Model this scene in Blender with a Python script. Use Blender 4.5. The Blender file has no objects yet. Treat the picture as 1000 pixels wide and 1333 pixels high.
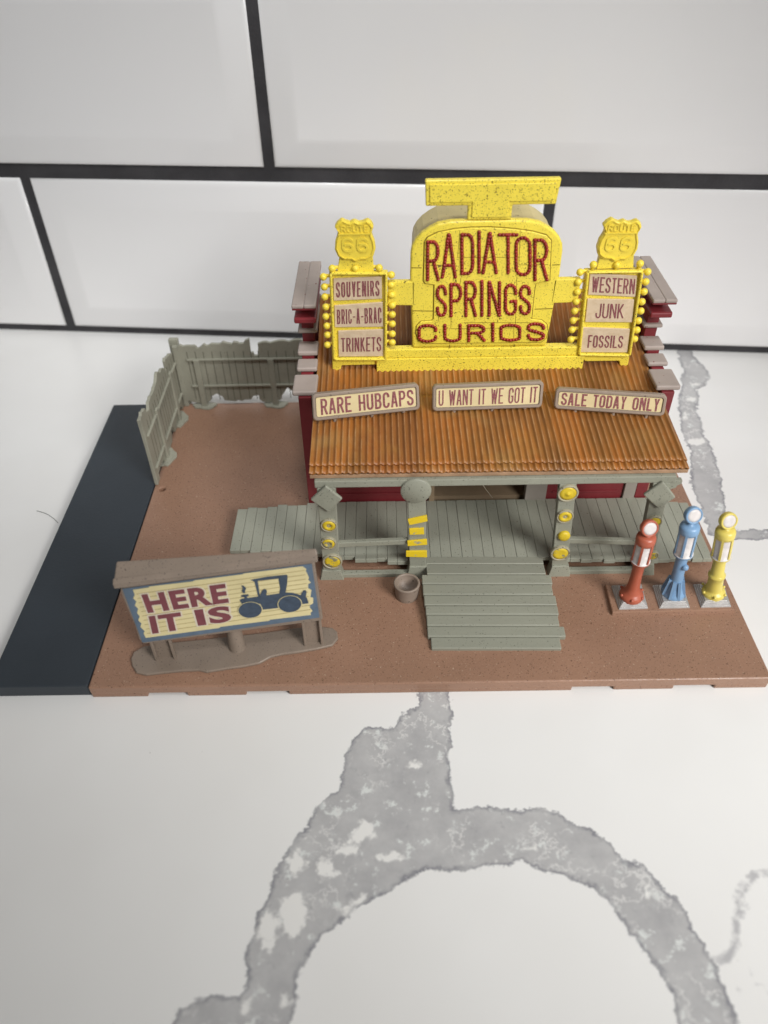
import bpy, bmesh, math, random
import numpy as np
from mathutils import Vector, noise as mnoise

random.seed(7)
S = 0.01                      # everything below is written in centimetres
scene = bpy.context.scene
COL = scene.collection

# ------------------------------------------------------------------ camera
FPX, PITCH, ROLL, YAW, YAWW = (1004.6797375, 0.7308503, -0.0174241, -0.0035552, -0.0934005)
W0, H0 = 1000.0, 1333.0
CAMP = np.array((-1.39073, -16.27968, 23.23519))
def _axes(pitch, roll, yaw):
    cy, sy = math.cos(yaw), math.sin(yaw)
    fw = np.array([sy*math.cos(pitch), cy*math.cos(pitch), -math.sin(pitch)])
    r = np.array([cy, -sy, 0.0]); u = np.cross(r, fw)
    c, s = math.cos(roll), math.sin(roll)
    return c*r + s*u, -s*r + c*u, fw
CR, CU, CF = _axes(PITCH, ROLL, YAW)
cam_d = bpy.data.cameras.new("camera")
cam = bpy.data.objects.new("camera", cam_d); COL.objects.link(cam)
cam_d.sensor_fit = 'VERTICAL'; cam_d.sensor_height = 36.0
cam_d.lens = FPX/H0*36.0
cam_d.clip_start = 0.01; cam_d.clip_end = 50
from mathutils import Matrix
m = Matrix.Identity(4)
for i in range(3):
    m[i][0] = CR[i]; m[i][1] = CU[i]; m[i][2] = -CF[i]; m[i][3] = CAMP[i]*S
cam.matrix_world = m
cam_d.dof.use_dof = True
cam_d.dof.focus_distance = 0.305
cam_d.dof.aperture_fstop = 9.0
scene.camera = cam

# ------------------------------------------------------------------ light
world = bpy.data.worlds.new("World"); scene.world = world
world.use_nodes = True
bg = world.node_tree.nodes["Background"]
# a plain room all round: dim walls, paler ceiling, a bluish window far off on the right
wn_, wl_ = world.node_tree.nodes, world.node_tree.links
wt = wn_.new("ShaderNodeTexCoord"); wx = wn_.new("ShaderNodeSeparateXYZ"); wl_.new(wt.outputs["Generated"], wx.inputs[0])
def wrng(sock, a, b_, lo, hi):
    r = wn_.new("ShaderNodeMapRange"); r.interpolation_type = 'SMOOTHSTEP'
    for k, v in zip((1, 2, 3, 4), (a, b_, lo, hi)): r.inputs[k].default_value = v
    wl_.new(sock, r.inputs[0]); return r.outputs[0]
def wmath(op, a, b_):
    q = wn_.new("ShaderNodeMath"); q.operation = op
    for k, v in enumerate((a, b_)):
        if isinstance(v, float): q.inputs[k].default_value = v
        else: wl_.new(v, q.inputs[k])
    return q.outputs[0]
win = wmath('MULTIPLY', wrng(wx.outputs[0], 0.72, 0.80, 0.0, 1.0), wmath('MULTIPLY', wrng(wx.outputs[2], -0.02, 0.06, 0.0, 1.0), wrng(wx.outputs[2], 0.55, 0.48, 0.0, 1.0)))
room = wrng(wx.outputs[2], 0.45, 0.75, 0.10, 0.25)
mixw = wn_.new("ShaderNodeMix"); mixw.data_type = 'RGBA'; wl_.new(win, mixw.inputs[0])
mixw.inputs[6].default_value = (1.0, 0.985, 0.96, 1); mixw.inputs[7].default_value = (0.86, 0.93, 1.0, 1)
wl_.new(mixw.outputs[2], bg.inputs[0])
wl_.new(wmath('ADD', room, wmath('MULTIPLY', win, 0.6)), bg.inputs[1])
def spot(name, loc, target, angle, blend, radius, power, color):
    d = bpy.data.lights.new(name, 'SPOT'); d.energy = power; d.color = color
    d.spot_size = math.radians(angle); d.spot_blend = blend; d.shadow_soft_size = radius
    o = bpy.data.objects.new(name, d); COL.objects.link(o)
    o.location = Vector(loc)*S; o.rotation_euler = (Vector(target)-Vector(loc)).to_track_quat('-Z', 'Y').to_euler()
spot("key_spot", (40, -43, 45), (7, 4, 0), 46, 0.8, 0.16, 24.0, (1.0, 0.99, 0.975))  # added key; its cone edge stands in for a shadow at front left
spot("wall_fill_spot", (4, -34, 130), (-7, 25, 19), 31, 1.0, 0.14, 40.0, (0.97, 0.985, 1.0))  # added fill to brighten the wall; narrow cone leaves the front left dim
scene.view_settings.view_transform = 'Standard'
scene.view_settings.look = 'None'
scene.view_settings.exposure = 0.06
scene.view_settings.gamma = 1.0
scene.view_settings.use_curve_mapping = False

# ------------------------------------------------------------------ pixel -> place
def ray(px, py):
    d = CF*FPX + CR*(px-W0/2) - CU*(py-H0/2)
    return d/np.linalg.norm(d)
def hit(p, n, d0):
    v = ray(*p); n = np.asarray(n, float)
    return CAMP + v*((d0 - CAMP@n)/(v@n))
def PZ(p, z=0.6): return hit(p, (0, 0, 1), z)
def PY(p, y): return hit(p, (0, 1, 0), y)
def PX(p, x): return hit(p, (1, 0, 0), x)
def crop(ox, oy, sc):
    return lambda x, y: (ox+x/sc, oy+y/sc)

# ------------------------------------------------------------------ materials
def mat(name, col, rough=0.5, spec=0.4, speck=None, var=0.12, vscale=60.0, bump=0.0, bscale=900.0,
        second=None, sscale=25.0, sth=(0.45, 0.62), metal=0.0, planks=None, stretch=None, coat=0.0):
    """plastic-like surface: base colour with soft mottling, optional flecks, stains, grain bump"""
    m = bpy.data.materials.new(name); m.use_nodes = True
    nt = m.node_tree; N = nt.nodes; L = nt.links
    b = N["Principled BSDF"]
    b.inputs["Roughness"].default_value = rough
    b.inputs["Specular IOR Level"].default_value = spec
    b.inputs["Metallic"].default_value = metal
    b.inputs["Coat Weight"].default_value = coat
    tc = N.new("ShaderNodeTexCoord"); src = tc.outputs["Object"]
    if stretch:
        mp = N.new("ShaderNodeMapping"); mp.inputs["Scale"].default_value = stretch
        L.new(src, mp.inputs[0]); ssrc = mp.outputs[0]
    else:
        ssrc = src
    def nz(scale, detail=4, rgh=0.55, v=None):
        n = N.new("ShaderNodeTexNoise"); n.inputs["Scale"].default_value = scale
        n.inputs["Detail"].default_value = detail; n.inputs["Roughness"].default_value = rgh
        L.new(v or src, n.inputs["Vector"]); return n.outputs[0]
    def mix(fac, a, c):
        x = N.new("ShaderNodeMix"); x.data_type = 'RGBA'
        L.new(fac, x.inputs[0])
        for s_, v in ((6, a), (7, c)):
            if isinstance(v, tuple): x.inputs[s_].default_value = (*v, 1)
            else: L.new(v, x.inputs[s_])
        return x.outputs[2]
    def rng(v, a, c):
        r = N.new("ShaderNodeMapRange"); r.inputs[1].default_value = a; r.inputs[2].default_value = c
        L.new(v, r.inputs[0]); return r.outputs[0]
    lo = tuple(c*(1-var) for c in col); hi = tuple(min(1, c*(1+var)) for c in col)
    c = mix(rng(nz(vscale, v=ssrc), 0.3, 0.7), lo, hi)
    if second:
        c = mix(rng(nz(sscale, 6, 0.65, ssrc), *sth), c, second)
    for sp in (speck or []):
        scale, th, scol = sp
        c = mix(rng(nz(scale, 2, 0.5), th, th+0.03), c, scol)
    L.new(c, b.inputs["Base Color"])
    rr = rng(nz(vscale*1.7), 0.2, 0.8)
    mr = N.new("ShaderNodeMapRange"); mr.inputs[3].default_value = max(0.02, rough-0.07); mr.inputs[4].default_value = min(1, rough+0.09)
    L.new(rr, mr.inputs[0]); L.new(mr.outputs[0], b.inputs["Roughness"])
    if bump:
        bp = N.new("ShaderNodeBump"); bp.inputs["Strength"].default_value = bump; bp.inputs["Distance"].default_value = 0.0004
        L.new(nz(bscale, 3, v=ssrc), bp.inputs["Height"]); L.new(bp.outputs[0], b.inputs["Normal"])
    return m

M = {}
dark_fleck = (0.03, 0.025, 0.015)
M['yellow'] = mat("yellow_speckled_plastic", (0.87, 0.70, 0.075), 0.36, 0.45, speck=[(1500, 0.64, (0.34, 0.24, 0.03)), (2300, 0.645, (0.12, 0.09, 0.02)), (800, 0.69, (0.12, 0.09, 0.02))], var=0.07, vscale=90, bump=0.12)
M['yellow_plain'] = mat("yellow_plastic", (0.85, 0.66, 0.065), 0.36, 0.45, speck=[(1800, 0.68, (0.35, 0.24, 0.03))], var=0.06, bump=0.1)
M['shell'] = mat("pale_yellow_shell_plastic", (0.62, 0.51, 0.24), 0.45, 0.4, speck=[(800, 0.68, (0.15, 0.1, 0.03))], var=0.1)
M['groove'] = mat("dark_joint_strip", (0.24, 0.16, 0.02), 0.7, 0.2, var=0.3, vscale=300)
M['beadred'] = mat("dark_red_bead_paint", (0.27, 0.018, 0.012), 0.3, 0.5, var=0.35, vscale=400)
M['redwash'] = mat("smudged_red_paint", (0.42, 0.10, 0.03), 0.5, 0.3, second=(0.75, 0.45, 0.06), sscale=350, sth=(0.42, 0.72), var=0.2)
M['cream'] = mat("cream_sticker_paper", (0.66, 0.52, 0.36), 0.55, 0.3, var=0.08, vscale=150, second=(0.60, 0.46, 0.30), sscale=500)
M['cream_warm'] = mat("warm_cream_sticker_paper", (0.66, 0.54, 0.30), 0.5, 0.35, var=0.08, vscale=150)
M['ink'] = mat("faded_maroon_ink", (0.22, 0.065, 0.075), 0.6, 0.25, var=0.2, vscale=700, second=(0.30, 0.13, 0.12), sscale=1500)
M['tan'] = mat("taupe_plastic", (0.30, 0.235, 0.185), 0.42, 0.4, speck=[(800, 0.70, (0.1, 0.075, 0.06))], var=0.1, bump=0.15)
M['cap'] = mat("grey_painted_coping", (0.36, 0.30, 0.265), 0.5, 0.35, speck=[(600, 0.72, (0.16, 0.04, 0.04))], var=0.1, bump=0.1)
M['red'] = mat("dark_red_plastic", (0.185, 0.022, 0.027), 0.42, 0.4, var=0.15, bump=0.12, bscale=500)
M['trim'] = mat("grey_painted_trim", (0.30, 0.265, 0.23), 0.5, 0.35, var=0.1)
M['inner'] = mat("dark_tan_interior_plastic", (0.26, 0.19, 0.12), 0.55, 0.3, var=0.15)
M['green'] = mat("sage_grey_plastic", (0.27, 0.272, 0.215), 0.42, 0.4, speck=[(1700, 0.655, (0.07, 0.065, 0.05)), (2200, 0.73, (0.5, 0.48, 0.42))], var=0.1, vscale=45, bump=0.15)
M['deck'] = mat("sage_grey_deck_plastic", (0.305, 0.31, 0.25), 0.40, 0.42, speck=[(1700, 0.68, (0.08, 0.075, 0.055))], var=0.12, vscale=40, bump=0.25, bscale=500, stretch=(1, 0.25, 1))
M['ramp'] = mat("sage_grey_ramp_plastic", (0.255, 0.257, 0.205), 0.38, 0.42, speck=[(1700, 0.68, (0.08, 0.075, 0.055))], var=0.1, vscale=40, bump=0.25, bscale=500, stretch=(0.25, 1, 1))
M['fence'] = mat("weathered_sage_fence_plastic", (0.30, 0.295, 0.235), 0.5, 0.35, speck=[(1700, 0.68, (0.09, 0.08, 0.06))], var=0.14, vscale=60, bump=0.3, bscale=300)
M['brown'] = mat("brown_flecked_plastic", (0.295, 0.168, 0.110), 0.34, 0.42, speck=[(1300, 0.66, (0.13, 0.065, 0.04)), (2200, 0.665, (0.075, 0.04, 0.025)), (1900, 0.70, (0.55, 0.42, 0.32))], var=0.09, vscale=30, bump=0.35, bscale=700)
M['asphalt'] = mat("charcoal_plastic", (0.031, 0.039, 0.048), 0.42, 0.4, var=0.2, vscale=12, bump=0.15, bscale=900)
M['billboard'] = mat("taupe_speckled_plastic", (0.235, 0.185, 0.145), 0.42, 0.4, speck=[(1700, 0.655, (0.07, 0.055, 0.045))], var=0.1, bump=0.2)
M['bluesheet'] = mat("dusty_blue_print", (0.105, 0.15, 0.205), 0.5, 0.35, var=0.15, vscale=200)
M['navy'] = mat("dark_blue_print", (0.05, 0.072, 0.105), 0.55, 0.3, var=0.2, vscale=500)
M['straw'] = mat("straw_yellow_print", (0.68, 0.59, 0.32), 0.5, 0.35, var=0.07, vscale=120)
M['strawline'] = mat("olive_line_print", (0.38, 0.30, 0.14), 0.6, 0.25, var=0.2)
M['whiteprint'] = mat("pale_outline_print", (0.68, 0.60, 0.48), 0.55, 0.3, var=0.05)
M['maroon'] = mat("maroon_print", (0.19, 0.055, 0.065), 0.55, 0.3, var=0.12, vscale=300)
M['pump_red'] = mat("brick_red_painted_metal", (0.40, 0.10, 0.055), 0.34, 0.5, var=0.12, bump=0.12)
M['pump_blue'] = mat("sky_blue_painted_metal", (0.19, 0.325, 0.50), 0.34, 0.5, var=0.1, bump=0.12)
M['pump_yellow'] = mat("lemon_painted_metal", (0.66, 0.54, 0.115), 0.34, 0.5, var=0.1, bump=0.12)
M['pump_glass'] = mat("white_painted_panel", (0.62, 0.58, 0.56), 0.35, 0.4, var=0.1, vscale=500)
M['silver'] = mat("silver_painted_plate", (0.52, 0.51, 0.50), 0.38, 0.5, metal=0.6, var=0.1, vscale=200)
M['hub'] = mat("yellow_hub_paint", (0.60, 0.44, 0.025), 0.4, 0.4, var=0.1, vscale=300)
M['hubworn'] = mat("worn_yellow_hub_paint", (0.60, 0.44, 0.025), 0.42, 0.4, var=0.1, second=(0.24, 0.23, 0.14), sscale=420, sth=(0.53, 0.56))
M['plateworn'] = mat("chipped_yellow_plate_paint", (0.74, 0.53, 0.02), 0.42, 0.4, var=0.08, second=(0.33, 0.31, 0.24), sscale=380, sth=(0.60, 0.63))
M['hubrim'] = mat("pale_rim_paint", (0.34, 0.31, 0.22), 0.42, 0.4, speck=[(1200, 0.62, (0.12, 0.11, 0.08))], var=0.15)
M['grout'] = mat("charcoal_grout", (0.052, 0.05, 0.053), 0.85, 0.2, var=0.25, vscale=40, bump=0.6, bscale=700)
M['tubclay'] = mat("taupe_tub_plastic", (0.25, 0.195, 0.155), 0.45, 0.4, speck=[(700, 0.68, (0.09, 0.07, 0.05))], var=0.1, bump=0.2)
M['hair'] = mat("dark_hair", (0.05, 0.045, 0.04), 0.5, 0.3)
M['thread'] = mat("pale_thread", (0.62, 0.55, 0.42), 0.5, 0.3)

# rusty corrugated sheet: streaks down the slope, pale worn ridges
def rust_mat():
    m = bpy.data.materials.new("rusty_corrugated_plastic"); m.use_nodes = True
    nt = m.node_tree; N = nt.nodes; L = nt.links; b = N["Principled BSDF"]
    tc = N.new("ShaderNodeTexCoord")
    mp = N.new("ShaderNodeMapping"); mp.inputs["Scale"].default_value = (1, 0.22, 1); L.new(tc.outputs["Object"], mp.inputs[0])
    def nz(s, d, v, r=0.6):
        n = N.new("ShaderNodeTexNoise"); n.inputs["Scale"].default_value = s; n.inputs["Detail"].default_value = d; n.inputs["Roughness"].default_value = r
        L.new(v, n.inputs["Vector"]); return n.outputs[0]
    r1 = N.new("ShaderNodeValToRGB"); L.new(nz(75, 6, mp.outputs[0]), r1.inputs[0])
    e = r1.color_ramp.elements
    e[0].position = 0.30; e[0].color = (0.17, 0.07, 0.02, 1)
    e[1].position = 0.72; e[1].color = (0.33, 0.16, 0.05, 1)
    x = e.new(0.48); x.color = (0.26, 0.105, 0.024, 1)
    x = e.new(0.58); x.color = (0.34, 0.12, 0.022, 1)
    at = N.new("ShaderNodeAttribute"); at.attribute_name = "ridge"
    mr = N.new("ShaderNodeMapRange"); mr.inputs[1].default_value = 0.8; mr.inputs[2].default_value = 1.0; mr.inputs[4].default_value = 0.75
    L.new(at.outputs["Fac"], mr.inputs[0])
    mu = N.new("ShaderNodeMath"); mu.operation = 'MULTIPLY'; L.new(mr.outputs[0], mu.inputs[0])
    r3 = N.new("ShaderNodeMapRange"); r3.inputs[1].default_value = 0.3; r3.inputs[2].default_value = 0.65
    L.new(nz(160, 4, tc.outputs["Object"]), r3.inputs[0]); L.new(r3.outputs[0], mu.inputs[1])
    mx = N.new("ShaderNodeMix"); mx.data_type = 'RGBA'
    L.new(mu.outputs[0], mx.inputs[0]); L.new(r1.outputs[0], mx.inputs[6]); mx.inputs[7].default_value = (0.46, 0.27, 0.13, 1)
    # grey worn patches
    r4 = N.new("ShaderNodeMapRange"); r4.inputs[1].default_value = 0.60; r4.inputs[2].default_value = 0.8; r4.inputs[4].default_value = 0.55
    L.new(nz(32, 5, tc.outputs["Object"]), r4.inputs[0])
    mx2 = N.new("ShaderNodeMix"); mx2.data_type = 'RGBA'; L.new(r4.outputs[0], mx2.inputs[0]); L.new(mx.outputs[2], mx2.inputs[6]); mx2.inputs[7].default_value = (0.27, 0.20, 0.10, 1)
    prev = mx2.outputs[2]
    for sc_, a_, b_, cc_, mxv in ((24, .52, .70, (0.25, 0.075, 0.02, 1), .6), (31, .56, .72, (0.36, 0.20, 0.055, 1), .5)):
        r5 = N.new("ShaderNodeMapRange"); r5.inputs[1].default_value = a_; r5.inputs[2].default_value = b_; r5.inputs[4].default_value = mxv
        L.new(nz(sc_, 5, mp.outputs[0] if sc_ == 24 else tc.outputs["Object"], .65), r5.inputs[0])
        m3 = N.new("ShaderNodeMix"); m3.data_type = 'RGBA'; L.new(r5.outputs[0], m3.inputs[0]); L.new(prev, m3.inputs[6]); m3.inputs[7].default_value = cc_; prev = m3.outputs[2]
    L.new(prev, b.inputs["Base Color"]); b.inputs["Roughness"].default_value = 0.42; b.inputs["Specular IOR Level"].default_value = 0.4
    return m
M['rust'] = rust_mat()
M['rustedge'] = mat("tan_roof_edge", (0.36, 0.22, 0.13), 0.5, 0.35, var=0.2, vscale=200)

def tile_mat():
    m = bpy.data.materials.new("glazed_white_tile"); m.use_nodes = True
    nt = m.node_tree; N = nt.nodes; L = nt.links; b = N["Principled BSDF"]
    tc = N.new("ShaderNodeTexCoord")
    n = N.new("ShaderNodeTexNoise"); n.inputs["Scale"].default_value = 9; n.inputs["Detail"].default_value = 2; L.new(tc.outputs["Object"], n.inputs["Vector"])
    r = N.new("ShaderNodeValToRGB"); L.new(n.outputs[0], r.inputs[0])
    r.color_ramp.elements[0].position = .3; r.color_ramp.elements[0].color = (0.84, 0.83, 0.83, 1)
    r.color_ramp.elements[1].position = .7; r.color_ramp.elements[1].color = (0.87, 0.86, 0.855, 1)
    L.new(r.outputs[0], b.inputs["Base Color"])
    b.inputs["Roughness"].default_value = 0.13; b.inputs["Specular IOR Level"].default_value = 0.5
    bp = N.new("ShaderNodeBump"); bp.inputs["Strength"].default_value = 0.25; bp.inputs["Distance"].default_value = 0.002
    n2 = N.new("ShaderNodeTexNoise"); n2.inputs["Scale"].default_value = 14; n2.inputs["Detail"].default_value = 1; L.new(tc.outputs["Object"], n2.inputs["Vector"])
    L.new(n2.outputs[0], bp.inputs["Height"]); L.new(bp.outputs[0], b.inputs["Normal"])
    return m
M['tile'] = tile_mat()

def quartz_mat():
    m = bpy.data.materials.new("veined_white_quartz"); m.use_nodes = True
    nt = m.node_tree; N = nt.nodes; L = nt.links; b = N["Principled BSDF"]
    tc = N.new("ShaderNodeTexCoord"); O = tc.outputs["Object"]
    def nz(s, d, r=0.6):
        n = N.new("ShaderNodeTexNoise"); n.inputs["Scale"].default_value = s; n.inputs["Detail"].default_value = d; n.inputs["Roughness"].default_value = r
        L.new(O, n.inputs["Vector"]); return n.outputs[0]
    def attr(nm):
        a = N.new("ShaderNodeAttribute"); a.attribute_name = nm; return a.outputs["Fac"]
    def math_(op, a, c):
        x = N.new("ShaderNodeMath"); x.operation = op
        for i, v in enumerate((a, c)):
            if isinstance(v, (int, float)): x.inputs[i].default_value = v
            else: L.new(v, x.inputs[i])
        return x.outputs[0]
    def rng(v, a, c, lo=0.0, hi=1.0):
        r = N.new("ShaderNodeMapRange"); r.inputs[1].default_value = a; r.inputs[2].default_value = c; r.inputs[3].default_value = lo; r.inputs[4].default_value = hi
        L.new(v, r.inputs[0]); return r.outputs[0]
    def mix(f, a, c):
        x = N.new("ShaderNodeMix"); x.data_type = 'RGBA'; L.new(f, x.inputs[0])
        for s_, v in ((6, a), (7, c)):
            if isinstance(v, tuple): x.inputs[s_].default_value = (*v, 1)
            else: L.new(v, x.inputs[s_])
        return x.outputs[2]
    # ragged signed distance (cm, negative inside the vein)
    jag = math_('ADD', math_('MULTIPLY', math_('SUBTRACT', nz(170, 5), 0.5), 0.6), math_('MULTIPLY', math_('SUBTRACT', nz(700, 4), 0.5), 0.25))
    d = math_('ADD', attr("vein"), jag)
    h = math_('ADD', attr("hole"), math_('ADD', math_('MULTIPLY', math_('SUBTRACT', nz(260, 5), 0.5), 0.9), 0.0))
    fl = math_('ADD', attr("thin"), math_('MULTIPLY', math_('SUBTRACT', nz(300, 4), 0.5), 0.45))
    inside = rng(d, 0.03, -0.03)
    white = mix(rng(nz(11, 3), 0.3, 0.7), (0.765, 0.755, 0.735), (0.81, 0.805, 0.79))
    grey = mix(rng(nz(60, 6, 0.7), 0.3, 0.7), (0.375, 0.37, 0.375), (0.52, 0.515, 0.51))
    grey = mix(rng(nz(210, 6, 0.7), 0.60, 0.76, 0, 0.8), grey, (0.27, 0.265, 0.28))
    grey = mix(rng(nz(150, 7, 0.75), 0.565, 0.62, 0, 0.85), grey, (0.71, 0.73, 0.71))
    ridge = math_('ABSOLUTE', math_('SUBTRACT', nz(55, 6, 0.7), 0.5), 0)
    grey = mix(math_('MULTIPLY', rng(ridge, 0.016, 0.004), rng(nz(38, 3), 0.48, 0.56, 0, 0.85)), grey, (0.68, 0.67, 0.655))
    grey = mix(rng(h, 0.03, -0.10), grey, (0.78, 0.77, 0.745))
    rim = math_('MULTIPLY', rng(d, -0.16, -0.02), rng(nz(130, 4), 0.32, 0.62, 0.25, 1.0))
    grey = mix(rim, grey, (0.19, 0.19, 0.215))
    c = mix(inside, white, grey)
    c = mix(rng(fl, 0.10, -0.02, 0, 0.75), c, (0.36, 0.355, 0.37))
    c = mix(rng(nz(420, 2, 0.5), 0.775, 0.80, 0, 0.6), c, (0.30, 0.28, 0.25))
    L.new(c, b.inputs["Base Color"])
    b.inputs["Roughness"].default_value = 0.28; b.inputs["Specular IOR Level"].default_value = 0.35
    return m
M['quartz'] = quartz_mat()

# ------------------------------------------------------------------ mesh collector
class G:
    def __init__(s): s.v = []; s.f = []; s.sm = []
    def add(s, vs, fs, smooth=False):
        o = len(s.v); s.v += [tuple(float(c) for c in p) for p in vs]
        for f in fs: s.f.append(tuple(i+o for i in f)); s.sm.append(smooth)
        return s
    def box(s, a, b):
        x0, y0, z0 = a; x1, y1, z1 = b
        return s.add([(x0,y0,z0),(x1,y0,z0),(x1,y1,z0),(x0,y1,z0),(x0,y0,z1),(x1,y0,z1),(x1,y1,z1),(x0,y1,z1)],
                     [(0,3,2,1),(4,5,6,7),(0,1,5,4),(1,2,6,5),(2,3,7,6),(3,0,4,7)])
    def hexa(s, bot, top):
        return s.add(list(bot)+list(top), [(3,2,1,0),(4,5,6,7),(0,1,5,4),(1,2,6,5),(2,3,7,6),(3,0,4,7)])
    def prism(s, poly, vec):
        n = len(poly); p = [np.asarray(q, float) for q in poly]; v = np.asarray(vec, float)
        return s.add(p+[q+v for q in p], [tuple(range(n)), tuple(range(2*n-1, n-1, -1))]+[(i, i+n, (i+1) % n+n, (i+1) % n) for i in range(n)])
    def sheet(s, poly):
        return s.add(poly, [tuple(range(len(poly)))])
    def bar(s, a, b, w, h, up=(0, 0, 1)):
        a = np.asarray(a, float); b = np.asarray(b, float); d = (b-a)/np.linalg.norm(b-a)
        r = np.cross(d, up); r /= np.linalg.norm(r); u = np.cross(r, d)
        q = [r*sx*w/2+u*sy*h/2 for sx, sy in ((-1,-1),(1,-1),(1,1),(-1,1))]
        return s.hexa([a+k for k in q], [b+k for k in q])
    def lathe(s, base, prof, seg=28, axis=(0, 0, 1), smooth=True):
        """prof: (radius, height) list along axis; ends closed where radius is 0 or capped"""
        base = np.asarray(base, float); ax = np.asarray(axis, float); ax /= np.linalg.norm(ax)
        e1 = np.cross(ax, (0, 1, 0.13)); e1 /= np.linalg.norm(e1); e2 = np.cross(ax, e1)
        vs = []; n = len(prof)
        for r, h in prof:
            for k in range(seg):
                a = 2*math.pi*k/seg
                vs.append(base+ax*h+(e1*math.cos(a)+e2*math.sin(a))*max(r, 1e-4))
        fs = [(i*seg+k, i*seg+(k+1) % seg, (i+1)*seg+(k+1) % seg, (i+1)*seg+k) for i in range(n-1) for k in range(seg)]
        s.add(vs, fs, smooth)
        s.add(vs[:seg], [tuple(range(seg-1, -1, -1))]); s.add(vs[-seg:], [tuple(range(seg))])
        return s
    def ball(s, c, r, su=8, sv=6, sc=(1, 1, 1)):
        vs = [(c[0], c[1], c[2]+r*sc[2])]
        for i in range(1, sv):
            t = math.pi*i/sv
            for k in range(su):
                a = 2*math.pi*k/su
                vs.append((c[0]+r*sc[0]*math.sin(t)*math.cos(a), c[1]+r*sc[1]*math.sin(t)*math.sin(a), c[2]+r*sc[2]*math.cos(t)))
        vs.append((c[0], c[1], c[2]-r*sc[2])); e = len(vs)-1
        fs = [(0, 1+k, 1+(k+1) % su) for k in range(su)]
        fs += [(1+i*su+k, 1+(i+1)*su+k, 1+(i+1)*su+(k+1) % su, 1+i*su+(k+1) % su) for i in range(sv-2) for k in range(su)]
        fs += [(e, 1+(sv-2)*su+(k+1) % su, 1+(sv-2)*su+k) for k in range(su)]
        return s.add(vs, fs, True)
    def tube(s, pts, r, seg=6):
        pts = [np.asarray(p, float) for p in pts]; vs = []
        for i, p in enumerate(pts):
            d = pts[min(i+1, len(pts)-1)]-pts[max(i-1, 0)]; d /= np.linalg.norm(d)
            e1 = np.cross(d, (0.1, 0.2, 1)); e1 /= np.linalg.norm(e1); e2 = np.cross(d, e1)
            vs += [p+(e1*math.cos(2*math.pi*k/seg)+e2*math.sin(2*math.pi*k/seg))*r for k in range(seg)]
        fs = [(i*seg+k, i*seg+(k+1) % seg, (i+1)*seg+(k+1) % seg, (i+1)*seg+k) for i in range(len(pts)-1) for k in range(seg)]
        return s.add(vs, fs, True)
    def obj(s, name, material, parent=None, bevel=0.0, fix=True, seg=2, angle=40):
        off = np.array(parent["_o"][:]) if parent is not None else np.zeros(3)
        me = bpy.data.meshes.new(name)
        me.from_pydata([((x-off[0])*S, (y-off[1])*S, (z-off[2])*S) for x, y, z in s.v], [], s.f)
        me.update()
        me.polygons.foreach_set("use_smooth", s.sm)
        if fix:
            bm = bmesh.new(); bm.from_mesh(me); bmesh.ops.recalc_face_normals(bm, faces=bm.faces); bm.to_mesh(me); bm.free()
        me.materials.append(M[material] if isinstance(material, str) else material)
        o = bpy.data.objects.new(name, me); COL.objects.link(o)
        if parent is not None:
            o.parent = parent; o["_o"] = [float(c) for c in off]
            TMP.append(o)
        if bevel:
            b = o.modifiers.new("edge_softening", 'BEVEL'); b.width = bevel*S; b.segments = seg; b.limit_method = 'ANGLE'; b.angle_limit = math.radians(angle)
        return o
TMP = []
def thing(name, loc, label, cat, group=None):
    o = bpy.data.objects.new(name, None); COL.objects.link(o)
    o.empty_display_size = 0.01
    o.location = Vector([float(c) for c in loc])*S; o["_o"] = [float(c) for c in loc]; TMP.append(o)
    return tag(o, label, cat, group)
def tag(o, label, cat, group=None):
    o["label"] = label; o["category"] = cat
    if group: o["group"] = group
    return o
def struct(o): o["kind"] = "structure"; return o

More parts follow.
